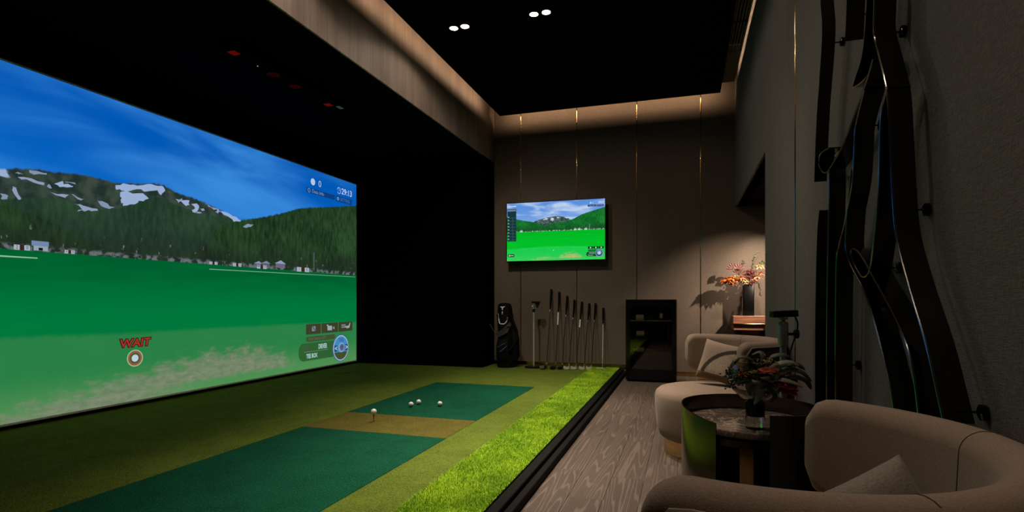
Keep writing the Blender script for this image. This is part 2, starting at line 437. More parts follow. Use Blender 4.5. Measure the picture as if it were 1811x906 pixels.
# ================================================================== PROJECTION SCREEN
def landscape(name, W, H, o):
    """procedural picture of a golf range, drawn in the screen's own plane (local y / z in metres)"""
    t = NT(name); x, y, z = t.sep(t.coord()); a = o['axis']
    u = y if a == 'y' else x
    s = t.m_('DIVIDE', u, W); k = t.m_('DIVIDE', z, H); asp = W/H
    nrm = lambda pts: [(max(0, min(1, p/W)), q/H) for p, q in pts]
    P = t.xyz(t.mul(s, asp), k, 0)
    # sky
    cl = t.noise(t.xyz(t.add(t.mul(s, 1.5), t.mul(k, .5)), t.mul(k, 3.6), 0), o.get('cs', 1.7), o.get('cd', 6), .52, .5)
    sky = t.mx(t.step(.98, .5, k), o['sky0'], o['sky1'])
    sky = t.mx(t.mul(t.step(o.get('c0', .42), o.get('c1', .72), cl), o.get('ck', .8)), sky, o['cloud'])
    rag = t.mul(t.sub(t.noise(t.xyz(t.mul(s, 90), 0, 0), 1, 3), .5), o.get('rag', .018))
    # far mountain with snow
    far = t.add(t.curve(s, nrm(o['far'])), rag)
    rock = t.mx(t.step(.35, .65, t.noise(P, 24, 4)), o['rock0'], o['rock1'])
    sn = t.noise(t.xyz(t.add(t.mul(s, asp*7), t.mul(k, 6)), t.mul(k, 13), 3.3), 1.15, 4, .62, .5)
    bandv = t.mul(t.step(o['snowlo']/H, o['snowlo']/H+.03, k), t.step(o['snowx1']/W+.03, o['snowx1']/W, s))
    rock = t.mx(t.mul(t.step(o.get('sn', .56), o.get('sn', .56)+.05, sn), bandv), rock, o['snow'])
    col = t.mx(t.step(.004, -.004, t.sub(k, far)), sky, rock)
    # forested hills
    tr = t.noise(t.xyz(t.mul(s, asp*62), t.mul(k, 17), 0), 1, 3, .6); tb = t.noise(P, 5, 3)
    fo = t.mx(t.step(.3, .72, t.add(t.mul(tr, .6), t.mul(tb, .4))), o['for0'], o['for1'])
    fo2 = t.mx(t.step(.3, .72, t.add(t.mul(tr, .6), t.mul(tb, .4))), o['for2'], o['for3'])
    for kk, f_ in (('mid', fo), ('right', fo2), ('left', fo2)):
        h = t.add(t.curve(s, nrm(o[kk])), rag); col = t.mx(t.step(.004, -.004, t.sub(k, h)), col, f_)
    # tree line: dark, with pale specks of huts, birch trunks and purple scrub
    L = o['lawn']/H
    col = t.mx(t.mul(t.step(L+.16, L+.01, k), .55), col, o['dark'])
    sp = t.noise(t.xyz(t.mul(s, asp*70), t.mul(k, 30), 7), 1, 2); 
    col = t.mx(t.mul(t.mul(t.step(.66, .74, sp), t.step(L+.10, L+.03, k)), .6), col, (.30, .32, .30))
    fen = t.mul(t.step(L+.022, L+.008, k), t.step(.45, .6, t.noise(t.xyz(t.mul(s, asp*40), t.mul(k, 40), 2), 1, 2)))
    col = t.mx(t.mul(fen, .8), col, o['fence'])
    # lawn
    gl = t.mx(t.step(L, .28, k), o['lawn0'], o['lawn1'])
    st = t.noise(t.xyz(t.mul(s, 6), t.mul(k, 30), 0), 1, 3); gl = t.mx(t.mul(t.sub(st, .4), .5), gl, o['lawn2'])
    gr = t.noise(t.vmul(P, (60, 150, 1)), 1, 4, .6); edge = t.add(t.curve(s, nrm(o['edge'])), t.mul(t.sub(t.noise(P, 30, 3), .5), .012))
    near = t.mx(t.add(t.mul(gr, .5), t.mul(t.noise(P, 7, 3), .5)), o['near0'], o['near1'])
    near = t.mx(t.mul(t.step(.14, .0, k), .6), near, o['near2'])
    gl = t.mx(t.step(.010, -.010, t.sub(k, edge)), gl, near)
    sd = t.add(t.curve(s, nrm(o['sand'])), t.mul(t.sub(t.noise(t.vmul(P, (1, 2.2, 1)), 15, 5, .65), .5), .20))
    sc = t.mx(t.step(.25, .75, t.noise(t.vmul(P, (1, 2.4, 1)), 26, 7, .7)), o['sand0'], o['sand1'])
    rimg = t.sub(1, t.mul(t.step(.22, .45, s), t.step(.045, .02, t.add(k, t.mul(t.sub(t.noise(P, 30, 3), .5), .03)))))
    gl = t.mx(t.mul(rimg, t.mul(t.step(.02, -.06, t.sub(k, sd)), .9)), gl, sc)
    col = t.mx(t.step(.002, -.002, t.sub(k, L)), col, gl)
    return t.emit(col, o['gain'])

SW, SH = 4.95, 2.782
big = dict(axis='y', gain=.92, sky0=srgb(0, 90, 186), sky1=srgb(8, 112, 212), cloud=srgb(64, 150, 232), c0=.36, c1=.74, ck=.85, cs=1.15, cd=3.5,
    far=[(0, 1.90), (.2, 1.946), (.355, 1.988), (.643, 2.017), (.824, 2.037), (1.097, 2.029), (1.286, 2.057), (1.582, 2.10), (1.71, 2.057), (1.913, 2.035), (2.129, 1.999), (2.362, 1.942), (2.57, 1.87), (2.8, 1.6), (4.95, 1.5)],
    mid=[(0, 1.70), (.2, 1.722), (.434, 1.771), (.643, 1.799), (.824, 1.767), (.969, 1.76), (1.15, 1.805), (1.343, 1.906), (1.49, 1.971), (1.71, 1.929), (2.055, 1.889), (2.57, 1.887), (3.0, 1.8), (4.95, 1.6)],
    right=[(0, 1.3), (1.9, 1.45), (2.3, 1.78), (2.57, 1.885), (2.884, 1.965), (3.281, 2.081), (3.61, 2.192), (3.968, 2.265), (4.362, 2.337), (4.918, 2.445), (4.95, 2.45)],
    left=[(0, 1.80), (.206, 1.709), (.298, 1.659), (.434, 1.635), (.687, 1.53), (.824, 1.472), (1.1, 1.40), (4.95, 1.2)],
    sn=.66, snowlo=1.80, snowx1=2.6, rock0=srgb(34, 50, 46), rock1=srgb(62, 76, 66), snow=srgb(158, 178, 214),
    for0=srgb(28, 52, 38), for1=srgb(50, 78, 56), for2=srgb(20, 42, 26), for3=srgb(50, 82, 46), dark=srgb(34, 38, 34), fence=srgb(120, 122, 132),
    lawn=1.345, lawn0=srgb(0, 96, 48), lawn1=srgb(0, 122, 62), lawn2=srgb(0, 138, 60),
    edge=[(0, .64), (.206, .655), (1.071, .64), (2.362, .637), (3.726, .626), (4.95, .60)], near0=srgb(36, 124, 66), near1=srgb(50, 138, 78), near2=srgb(98, 156, 92),
    sand=[(0, .12), (.206, .12), (.6, .17), (1.07, .24), (1.65, .33), (2.53, .40), (2.98, .34), (3.5, .15), (3.73, .0), (4.95, -.3)],
    sand0=srgb(104, 124, 92), sand1=srgb(142, 148, 126))
scr = thing('projection_screen', 'huge lit golf simulator screen showing a driving range', 'screen', (-4.965, 2.6, .128))
pic = B().quad([(0, 0, 0), (0, SW, 0), (0, SW, SH), (0, 0, SH)]).build('projected_picture', landscape('projected_range', SW, SH, big), scr, fix=False)
B().box(-.03, -.002, -.02, SW+.02, -.02, SH+.02, .004, 1).build('screen_cloth', 'white', scr)
B().box(-.04, -.001, -.06, -.021, -.02, SH+.02).box(-.04, -.001, SW+.021, SW+.05, -.02, SH+.02).box(-.04, -.001, -.06, SW+.05, SH+.021, SH+.06).build('screen_frame', 'velvet', scr)
E_ = {}
def em(rgb, k=.92):
    key = (rgb, k)
    if key not in E_: E_[key] = NT('screen_ink_%d_%d_%d' % rgb).emit(srgb(*rgb), k)
    return E_[key]
def rrect(y0, y1, z0, z1, r=0, n=6):
    pts = []
    for cx, cz, a0 in ((y1-r, z1-r, 0), (y0+r, z1-r, 90), (y0+r, z0+r, 180), (y1-r, z0+r, 270)):
        for k in range(n+1 if r else 1): a = R(a0 + 90*k/n); pts.append((cx+r*math.cos(a), cz+r*math.sin(a)))
    return pts
def disc(cy, cz, r, n=28): return [(cy+r*math.cos(6.28319*k/n), cz+r*math.sin(6.28319*k/n)) for k in range(n)]
class Ink:
    """flat print on a screen: plane 'y' (facing +x) or 'x' (facing -y)"""
    def __init__(s, parent, plane): s.p = parent; s.pl = plane; s.d = .002
    def pt(s, a, b, d): return (d, a, b) if s.pl == 'y' else (a, -d, b)
    def shape(s, poly, rgb, name='interface_bar', k=.92, d=None):
        d = s.d if d is None else d
        return B().quad([s.pt(a, b, d) for a, b in poly]).build(name, em(rgb, k), s.p, fix=False)
    def text(s, body, size, a, b, rgb, align='CENTER', d=.004, shear=0, stretch=1, thick=0, k=.92):
        ux = (0, 1, 0) if s.pl == 'y' else (1, 0, 0)
        return text_mesh(body, size, 'screen_lettering', em(rgb, k), s.p, s.pt(a, b, d), ux, (0, 0, 1), align, shear, stretch, thick)
    def ring(s, cy, cz, r0, r1, rgb, n=28, d=.004, a0=0, a1=360, name='interface_ring'):
        b = B()
        for i in range(n):
            p, q = R(a0+(a1-a0)*i/n), R(a0+(a1-a0)*(i+1)/n)
            b.quad([s.pt(cy+r*math.cos(t_), cz+r*math.sin(t_), d) for r, t_ in ((r0, p), (r1, p), (r1, q), (r0, q))])
        return b.build(name, em(rgb), s.p, fix=False)
ik = Ink(scr, 'y')
SNOW = [[(1.1, 2.0), (1.17, 2.03), (1.3, 2.05), (1.46, 2.09), (1.58, 2.08), (1.6, 2.05), (1.54, 2.0), (1.5, 2.03), (1.39, 2.0), (1.3, 2.01), (1.22, 1.98), (1.17, 1.96), (1.13, 1.97), (1.1, 1.96)], [(1.14, 1.94), (1.17, 1.97), (1.25, 1.96), (1.36, 1.97), (1.41, 1.94), (1.3, 1.88), (1.17, 1.83), (1.14, 1.85), (1.15, 1.89)], [(0.39, 1.98), (0.45, 1.99), (0.52, 1.99), (0.52, 1.98), (0.46, 1.96), (0.4, 1.96)], [(0.59, 1.92), (0.65, 1.94), (0.64, 1.96), (0.66, 1.93), (0.72, 1.93), (0.72, 1.91), (0.63, 1.89)], [(0.67, 1.95), (0.74, 1.96), (0.74, 1.95), (0.68, 1.94)], [(0.29, 1.83), (0.3, 1.83), (0.33, 1.8), (0.34, 1.75), (0.32, 1.74), (0.3, 1.78)], [(0.21, 1.76), (0.26, 1.76), (0.25, 1.72), (0.21, 1.72)], [(0.32, 1.91), (0.39, 1.92), (0.5, 1.9), (0.49, 1.89), (0.43, 1.9), (0.34, 1.9)], [(0.71, 1.86), (0.76, 1.84), (0.82, 1.82), (0.8, 1.81), (0.74, 1.83)], [(0.73, 1.78), (0.85, 1.76), (0.94, 1.76), (0.92, 1.74), (0.76, 1.72), (0.8, 1.74)], [(0.92, 1.83), (0.98, 1.83), (1.08, 1.8), (1.03, 1.78), (0.97, 1.79)], [(0.55, 1.84), (0.61, 1.84), (0.69, 1.84), (0.66, 1.81), (0.59, 1.82)], [(0.31, 1.95), (0.36, 1.95), (0.35, 1.94), (0.32, 1.94)], [(1.71, 1.98), (1.78, 2.0), (1.78, 1.97), (1.74, 1.96)], [(0.53, 1.91), (0.55, 1.88), (0.56, 1.87), (0.54, 1.87)], [(1.78, 1.97), (1.82, 2.0), (1.87, 2.0), (1.88, 1.95), (1.83, 1.94), (1.8, 1.96)], [(1.91, 1.96), (1.96, 1.98), (2.0, 1.96), (1.97, 1.89), (1.93, 1.88), (1.91, 1.9), (1.95, 1.93)], [(2.0, 1.94), (2.05, 1.94), (2.07, 1.92), (2.03, 1.92)], [(2.25, 1.96), (2.32, 1.95), (2.43, 1.94), (2.55, 1.9), (2.58, 1.88), (2.47, 1.86), (2.43, 1.89), (2.33, 1.92)], [(2.07, 2.0), (2.19, 1.98), (2.29, 1.95), (2.19, 1.96)], [(2.61, 1.82), (2.7, 1.86), (2.77, 1.86), (2.66, 1.81)], [(1.96, 1.89), (2.04, 1.9), (2.04, 1.89), (1.97, 1.88)]]
def rough_poly(pts, r, amp=.012):
    out = []
    for (a, b), (c, d) in zip(pts, pts[1:]+pts[:1]):
        n = max(2, int(math.hypot(c-a, d-b)/.03))
        for k in range(n): out.append((a+(c-a)*k/n+r.uniform(-amp, amp), b+(d-b)*k/n+r.uniform(-amp, amp)*.8))
    return out
srng = random.Random(21)
for q, poly in enumerate(SNOW): ik.shape(rough_poly(poly, srng), ((158, 180, 216), (132, 150, 176), (146, 160, 190))[0 if q in (0, 1, 3, 15, 16, 18) else 1+q % 2], 'snow_patch', d=.0012)
# top right block
ik.shape(rrect(3.749, 4.389, 2.442, 2.512), (14, 62, 128)); ik.shape(rrect(4.415, 4.825, 2.434, 2.520), (14, 66, 132))
ik.shape(disc(3.885, 2.610, .048), (190, 208, 236), 'ball_icon'); ik.text('0', .13, 4.035, 2.605, (185, 205, 240))
ik.ring(4.49, 2.602, .038, .050, (150, 185, 235), a0=-150, a1=170); ik.shape([(4.484, 2.602), (4.492, 2.602), (4.492, 2.632), (4.484, 2.632)], (150, 185, 235), d=.004); ik.shape([(4.484, 2.598), (4.510, 2.598), (4.510, 2.606), (4.484, 2.606)], (150, 185, 235), d=.004)
ik.text('29:13', .125, 4.69, 2.602, (190, 212, 245), thick=.002)
ik.ring(3.80, 2.477, .022, .030, (120, 160, 215)); ik.text('1', .04, 3.80, 2.477, (120, 160, 215)); ik.text('Data Info', .072, 3.86, 2.477, (120, 160, 215), 'LEFT')
ik.ring(4.465, 2.477, .012, .026, (120, 165, 215)); ik.text('SETTING', .07, 4.52, 2.475, (70, 125, 190), 'LEFT', stretch=.9)
# WAIT marker
ik.text('WAIT', .105, 1.278, .545, (70, 30, 26), shear=.12, thick=.010, stretch=1.12, d=.003); ik.text('WAIT', .105, 1.278, .545, (176, 52, 36), shear=.12, thick=.001, stretch=1.12, d=.005)
ik.ring(1.277, .402, .045, .078, (150, 92, 58), d=.003); ik.ring(1.277, .402, .070, .080, (160, 190, 150)); ik.shape(disc(1.277, .402, .034), (196, 214, 226), 'ball_icon', d=.004); ik.ring(1.277, .402, .034, .050, (60, 90, 62), d=.004)
# bottom right block
for a, b in ((3.737, 4.060), (4.075, 4.465), (4.480, 4.841)): ik.shape(rrect(a, b, .474, .617, .012), (62, 64, 40))
B().quad([ik.pt(a, b, .004) for a, b in ((3.86, .515), (3.94, .515), (3.94, .585), (3.86, .585))]).build('flag_icon', em((120, 138, 150)), scr, fix=False)
ik.shape([(3.865, .58), (3.878, .585), (3.935, .525), (3.922, .518)], (62, 64, 40), d=.006)
ik.shape(rrect(4.21, 4.32, .508, .575, .012), (150, 172, 176), 'camera_icon', d=.004); ik.shape([(4.335, .542), (4.375, .565), (4.375, .515)], (150, 172, 176), 'camera_icon', d=.004); ik.shape([(4.19, .585), (4.215, .60), (4.25, .565), (4.225, .555)], (150, 172, 176), d=.004)
ik.shape([(4.63, .545), (4.70, .515), (4.76, .525), (4.785, .60), (4.765, .60), (4.74, .56)], (150, 172, 176), 'club_icon', d=.004)
for q in (.575, .555, .535): ik.shape(rrect(4.55, 4.66, q-.004, q+.004), (150, 172, 176), d=.004)
ik.shape(rrect(3.737, 4.40, .372, .445, .035), (66, 82, 52)); ik.text('Club Search OFF', .058, 3.78, .410, (100, 108, 84), 'LEFT')
ik.shape(rrect(3.585, 4.42, .112, .355, .10), (48, 98, 52)); ik.shape(rrect(3.70, 4.22, .232, .238), (110, 150, 110), d=.004)
ik.text('DRIVER', .095, 4.10, .288, (176, 206, 206), stretch=.62, thick=.003); ik.text('TEE BOX', .082, 3.86, .172, (176, 206, 206), stretch=.72, thick=.003)
ik.shape([(3.70, .262), (3.72, .30), (3.76, .315), (3.81, .30), (3.815, .262)], (74, 84, 70), 'club_icon', d=.004)
ik.shape(disc(4.535, .228, .205), (64, 96, 150), d=.003); ik.shape(disc(4.535, .228, .178), (70, 140, 200), d=.005)
ik.shape([(4.535+.178*math.cos(R(a)), .228+.178*math.sin(R(a))) for a in range(200, 341, 10)], (66, 82, 44), d=.006)
ik.ring(4.535, .228, .176, .192, (170, 192, 214), d=.006, n=36); ik.shape(disc(4.545, .235, .075), (120, 165, 205), d=.008); ik.shape(disc(4.555, .235, .05), (84, 96, 120), d=.009)
ik.text('TEE', .075, 4.535, .345, (34, 62, 110), d=.009); ik.text('FLAG', .04, 4.545, .245, (60, 78, 96), d=.011)
for a, ch in ((4.405, '<'), (4.672, '>')): ik.shape(rrect(a-.035, a+.035, .18, .275), (44, 74, 108), d=.009); ik.text(ch, .10, a, .225, (190, 210, 225), d=.011, thick=.003)
# range boards and huts along the tree line, white distance lines
def board(a0, a1, b0, b1, n1, n2):
    wd = (a1-a0)*.36; sz = (b1-b0)*.95
    for p, q, tx in ((a0, a0+wd, n1), (a1-wd, a1, n2)):
        ik.shape(rrect(p, q, b0, b1), (172, 182, 196), 'range_board'); ik.text(tx, sz, (p+q)/2, (b0+b1)/2, (40, 48, 52), stretch=.8)
    ik.shape(rrect(a0+wd, a1-wd, b0, b1), (60, 36, 30), 'range_board')
board(3.55, 3.80, 1.338, 1.398, '1', '0'); board(2.83, 2.99, 1.338, 1.386, '1', '0'); board(2.46, 2.585, 1.343, 1.382, '2', '0'); board(2.13, 2.24, 1.345, 1.376, '3', '0'); board(.295, .405, 1.345, 1.385, '2', '0'); board(.66, .74, 1.345, 1.375, '4', '0')
def hut(a0, a1, b0, rgbw, rgbr, h=.07):
    ik.shape(rrect(a0, a1, b0, b0+h*.55), rgbw, 'range_hut'); ik.shape([(a0-.02, b0+h*.55), (a1+.02, b0+h*.55), ((a0+a1)/2+.01, b0+h)], rgbr, 'range_hut', d=.003)
ik.shape(rrect(.43, .535, 1.350, 1.39), (150, 166, 180), 'range_hut'); ik.shape(rrect(.415, .54, 1.388, 1.428), (116, 138, 176), 'range_hut', d=.003); ik.shape(rrect(.465, .495, 1.352, 1.375), (20, 26, 26), 'range_hut', d=.004)
hut(3.15, 3.32, 1.365, (108, 104, 128), (150, 158, 190), .10); hut(2.80, 2.90, 1.36, (96, 100, 120), (140, 150, 180), .07); hut(2.92, 3.04, 1.37, (90, 96, 110), (128, 138, 165), .07)
ik.shape(rrect(3.90, 3.912, 1.37, 1.62), (112, 120, 128), 'range_pole')
ik.shape([(.0, 1.280), (.458, 1.285), (.458, 1.294), (.0, 1.294)], (150, 190, 160), 'range_line'); ik.shape([(2.129, 1.287), (4.918, 1.314), (4.918, 1.321), (2.129, 1.296)], (120, 176, 140), 'range_line')

# ================================================================== TELEVISION
TW, TH = 1.495, .88
tvp = dict(axis='x', gain=1.15, sky0=srgb(84, 134, 206), sky1=srgb(120, 160, 214), cloud=srgb(192, 208, 228), cs=2.4, c0=.40, c1=.68, ck=.8, rag=.02,
    far=[(0, .4), (.40, .56), (.442, .592), (.551, .624), (.644, .643), (.766, .655), (.857, .648), (.947, .622), (1.007, .58), (1.495, .4)],
    mid=[(0, .40), (.55, .50), (.705, .545), (.857, .565), (1.0, .56), (1.495, .5)],
    right=[(0, .3), (.62, .50), (.705, .536), (.857, .559), (1.007, .597), (1.156, .664), (1.303, .708), (1.495, .757)],
    left=[(0, .674), (.159, .634), (.286, .606), (.442, .577), (.551, .534), (.644, .493), (.75, .45), (1.495, .3)],
    snowlo=.555, snowx1=1.01, rock0=srgb(36, 60, 56), rock1=srgb(80, 100, 92), snow=srgb(190, 200, 210),
    for0=srgb(16, 66, 34), for1=srgb(40, 110, 52), for2=srgb(8, 74, 26), for3=srgb(30, 128, 50), dark=srgb(20, 50, 34), fence=srgb(190, 200, 190),
    lawn=.437, lawn0=srgb(0, 170, 34), lawn1=srgb(0, 178, 36), lawn2=srgb(30, 200, 40),
    edge=[(0, .175), (.551, .205), (.857, .206), (1.303, .19), (1.495, .18)], near0=srgb(10, 176, 60), near1=srgb(40, 204, 84), near2=srgb(60, 196, 90),
    sand=[(0, .03), (.2, -.05), (.396, .01), (.644, .05), (.76, .02), (.85, .07), (1.0, .11), (1.12, .08), (1.2, .0), (1.3, -.1), (1.495, -.15)],
    sand0=srgb(120, 160, 84), sand1=srgb(196, 186, 128))
tv = thing('television', 'wall mounted television showing the green driving range', 'television', (-2.59, 7.98, 1.675))
B().quad([(0, 0, 0), (TW, 0, 0), (TW, 0, TH), (0, 0, TH)]).build('display', landscape('television_picture', TW, TH, tvp), tv, fix=False)
B().box(-.010, TW+.010, .003, .035, -.014, TH+.010, .003, 1).build('casing', 'blackplastic', tv)
B().box(-.010, TW+.010, -.004, .004, TH+.0005, TH+.010).box(-.010, TW+.010, -.004, .004, -.014, -.0005).box(-.010, -.0005, -.004, .004, -.0005, TH+.0005).box(TW+.0005, TW+.010, -.004, .004, -.0005, TH+.0005).build('bezel', 'gloss', tv)
B().box(.45, 1.05, .035, .075, .25, .65, .004, 1).box(.6, .9, .075, .168, .35, .55).build('wall_bracket', 'black', tv)
tk = Ink(tv, 'x'); tk.d = .0025
tk.shape(rrect(.007, .15, .30, .795), (30, 78, 84), 'score_panel', k=.5); tk.shape(rrect(.007, .15, .825, .842), (200, 214, 236), 'score_panel')
for q in (.78, .765): tk.shape(rrect(.012, .145, q-.004, q+.004), (150, 170, 200), d=.004)
for i in range(8): tk.shape(rrect(.018, .036, .33+.048*i, .342+.048*i), (190, 205, 215), d=.004); tk.shape(rrect(.010, .146, .322+.048*i, .3235+.048*i), (120, 150, 150), d=.004)
tk.shape(rrect(.094, .0955, .31, .66), (130, 160, 150), d=.0045)
tk.shape(rrect(1.245, 1.365, .772, .800), (20, 44, 120)); tk.shape(rrect(1.372, 1.478, .772, .800), (20, 44, 120)); tk.text('Data Info', .022, 1.305, .786, (170, 190, 225)); tk.text('SETTING', .022, 1.425, .786, (170, 190, 225))
tk.shape(disc(1.285, .828, .011), (220, 230, 245), 'ball_icon'); tk.text('1', .035, 1.312, .828, (220, 230, 245)); tk.text('29:13', .036, 1.44, .834, (225, 235, 250))
for a in (1.247, 1.325, 1.403): tk.shape(rrect(a, a+.074, .155, .190, .004), (12, 60, 30)); tk.shape(rrect(a+.028, a+.048, .162, .182, .004), (200, 220, 215), d=.004)
tk.shape(rrect(1.247, 1.40, .118, .145, .012), (20, 110, 50)); tk.shape(rrect(1.222, 1.40, .045, .112, .03), (14, 84, 40)); tk.text('DRIVER', .026, 1.305, .092, (200, 225, 215)); tk.text('TEE BOX', .02, 1.285, .06, (200, 225, 215))
tk.shape(disc(1.412, .092, .058), (40, 80, 120), d=.004); tk.ring(1.412, .092, .050, .055, (190, 205, 220), d=.005); tk.shape(disc(1.412, .098, .034), (120, 170, 205), d=.006); tk.shape(disc(1.412, .092, .018), (210, 225, 235), d=.007)
tk.shape(rrect(.018, .122, .062, .106, .02), (14, 60, 34)); tk.shape(disc(.045, .084, .013), (200, 220, 210), d=.004); tk.shape(rrect(.064, .108, .078, .090), (180, 205, 195), d=.004)
tk.shape(disc(.73, .148, .006), (230, 240, 235), 'ball_icon', d=.003)
for a in (.215, 1.04, 1.10, 1.20): tk.shape(rrect(a, a+.035, .437, .452), (220, 226, 230), 'range_hut'); tk.shape([(a-.008, .452), (a+.043, .452), (a+.0175, .474)], (150, 170, 160), 'range_hut', d=.003)
tk.shape(rrect(1.268, 1.273, .44, .52), (150, 170, 160), 'range_pole')

# ================================================================== OVERHEAD SENSOR BAR
sb = thing('overhead_sensor', 'long black overhead tracking sensor with dim red lights', 'sensor', (-3.42, 4.15, 3.05))
B().box(-.09, .09, -.74, .74, 0, .10, .015, 2).build('housing', 'ceil', sb)
for y in (-.45, .45): B().lathe([(.02, .10), (.02, .19)], 16, (0, y, 0)).build('mounting_rod', 'black', sb, True)
tr_ = NT('dim_red_lamp'); M['redlamp'] = tr_.emit(srgb(120, 14, 8), .55)
for y in (-.66, .55):
    r0 = B().box(-.04, .05, y-.05, y+.05, -.004, .002).build('lamp_window', 'ceil', sb)
    b = B()
    for i in range(4): b.box(-.03, .04, y-.032+.018*i, y-.022+.018*i, -.007, -.004)
    b.build('red_lamp', 'redlamp', r0)
M['redlamp2'] = NT('faint_red_lamp').emit(srgb(62, 10, 6), .55)
for y in (-.22, .06):
    r0 = B().lathe([(.07, -.004), (.07, .002)], 24, (0, y, 0)).build('lamp_window', 'ceil', sb, True)
    b = B()
    for i in range(-3, 4):
        for j in range(-3, 4):
            if i*i+j*j < 10: b.lathe([(.006, -.006), (.006, -.004)], 6, (i*.018+(j % 2)*.009, y+j*.017, 0))
    b.build('red_lamp', 'redlamp2', r0)
B().box(.04, .085, .62, .70, -.003, -.0005).build('label_sticker', 'white', sb)
B().ball((.0, -.4, -.002), .006, 1).build('status_light', NT('status_light').emit((.5, .45, .35, 1), .6), sb)

# ================================================================== GOLF BALLS AND TEE
def ball_mat():
    t = NT('golf_ball'); v = t.vor(t.coord(), 190)
    return t.pbr((.80, .79, .76), .35, 0, t.bump(t.step(0, .5, v), .35, .0015), spec=.5)
M['ball'] = ball_mat()
tee = thing('golf_tee', 'red tee standing in the brown turf strip', 'golf tee', (-2.436, 3.956, TZ))
B().lathe([(.0035, 0), (.004, .04), (.007, .055), (.011, .060)], 16).build('tee_peg', 'red', tee, True)
BR = .0240
for (x, y, z, lb) in ((-2.436, 3.956, TZ+.060+BR-.002, 'white golf ball perched on the red tee'), (-2.438, 4.605, TZ+BR, 'white golf ball nearer the tee of the touching pair on dark mat'),
                      (-2.425, 4.735, TZ+BR, 'white golf ball farther from the tee of the close pair on dark mat'), (-2.192, 4.711, TZ+BR, 'white golf ball lying alone toward the bright grass on dark mat')):
    o = B().ball((0, 0, 0), BR, 3).build('golf_ball', 'ball', None, True, (x, y, z)); tag(o, lb, 'golf ball', 'golf balls on the teeing mat')

# ================================================================== GOLF CLUBS leaning on the back wall
M['shaft_dark'] = plain('graphite_shaft', (.006, .0055, .0055), .35, spec=.25)
M['grip'] = plain('rubber_grip', (.003, .003, .003), .8, bump=.4, spec=.08)
M['band'] = plain('shaft_band', (.62, .60, .55), .25, 1)
M['clubhead'] = plain('dark_club_head', (.004, .004, .005), .22, spec=.35)
tops = [(-1.894, 1.24), (-1.773, 1.198), (-1.653, 1.139), (-1.543, 1.08), (-1.434, 1.055), (-1.325, 1.03), (-1.234, 1.031), (-1.12, .965)]
heads = [(-1.905, 7.74), (-1.776, 7.76), (-1.683, 7.78), (-1.59, 7.80), (-1.489, 7.82), (-1.373, 7.84), (-1.275, 7.86), (-1.12, 7.90)]
clab = ['longest golf club, the driver with big rounded head, at the bag end of the row', 'fairway wood with a long bright shaft band, second from the metal stand', 'fairway wood with dark rounded head, third from the metal stand', 'golf iron fourth from the metal stand, leaning under the wall joint', 'golf iron with white shaft band, fifth from the metal stand', 'golf iron sixth from the metal stand in the leaning row', 'golf iron with bright head beside the silver putter', 'short silver shafted putter at the cabinet end of the club row']
for i, ((tx, tz), (hx, hy)) in enumerate(zip(tops, heads)):
    k = 8.125/7.98; tx *= k; tz = CAMZ + (tz-CAMZ)*k
    c = thing('golf_club', clab[i], 'golf club', (hx, hy, TZ), group='golf clubs leaning on the back wall')
    a = Vector((0, 0, .035)); e = Vector((tx-hx, YB-.022-hy, tz-TZ)); d = e-a
    P = lambda f: a + d*f
    B().tube([P(0), P(.74)], [.0052, .0072], 10).build('shaft', 'satin' if i == 7 else 'shaft_dark', c, True)
    B().tube([P(.73), P(.86), P(.985), P(1)], [.0105, .014, .017, .015], 12).build('grip', 'grip', c, True)
    if i in (1, 4): B().tube([P(.55 if i == 1 else .60), P(.72)], .0080, 10).build('shaft_band', 'white', c, True)
    else: B().tube([P(.70), P(.735)], [.0082, .0096], 10).build('shaft_band', 'band', c, True)
    B().tube([P(.02), P(.055)], .0085, 10).build('ferrule', 'band' if i != 7 else 'shaft_dark', c, True)
    if i < 3:
        s = (1, .82, .72)[i]; rings = []
        for q in range(9):
            f = q/8; r = math.sin(math.pi*min(1, f*.93+.07))**.6
            rings.append([Vector((.012 - .115*s*f, -.035*s + .05*s*r*math.cos(t_), .030*s + .029*s*r*math.sin(t_))) for t_ in [2*math.pi*m/14 for m in range(14)]])
        h = B().loft(rings).build('head', 'clubhead', c, True)
        B().box(-.085*s, -.015*s, -.089*s, -.082*s, .012*s, .05*s, .003, 1).build('face_plate', 'chrome' if i == 0 else 'clubhead', h)
        if i == 0: B().box(.004, .016, -.05, -.02, .0, .035, .004, 1).build('brass_weight', 'brass', h)
        B().tube([(0, 0, .02), (0, 0, .06)], .0075, 10).build('hosel', 'clubhead', h, True)
    elif i < 7:
        poly = [(.006, 0, .055), (.006, 0, .010), (-.02, -.006, .002), (-.065, -.010, .003), (-.078, -.010, .020), (-.074, -.006, .050), (-.03, -.002, .034)]
        h = B().prism(poly, (.002, -.011, -.002)).build('head', 'satin', c)
        B().tube([(0, -.004, .02), (0, -.003, .07)], .0068, 10).build('hosel', 'chrome', h, True)
    else:
        h = B().box(-.085, .022, -.028, -.004, .002, .028, .004, 2).build('head', 'satin', c)
        B().tube([(0, -.01, .024), (.006, -.008, .05), (0, 0, .075)], .006, 10).build('hosel', 'chrome', h, True)

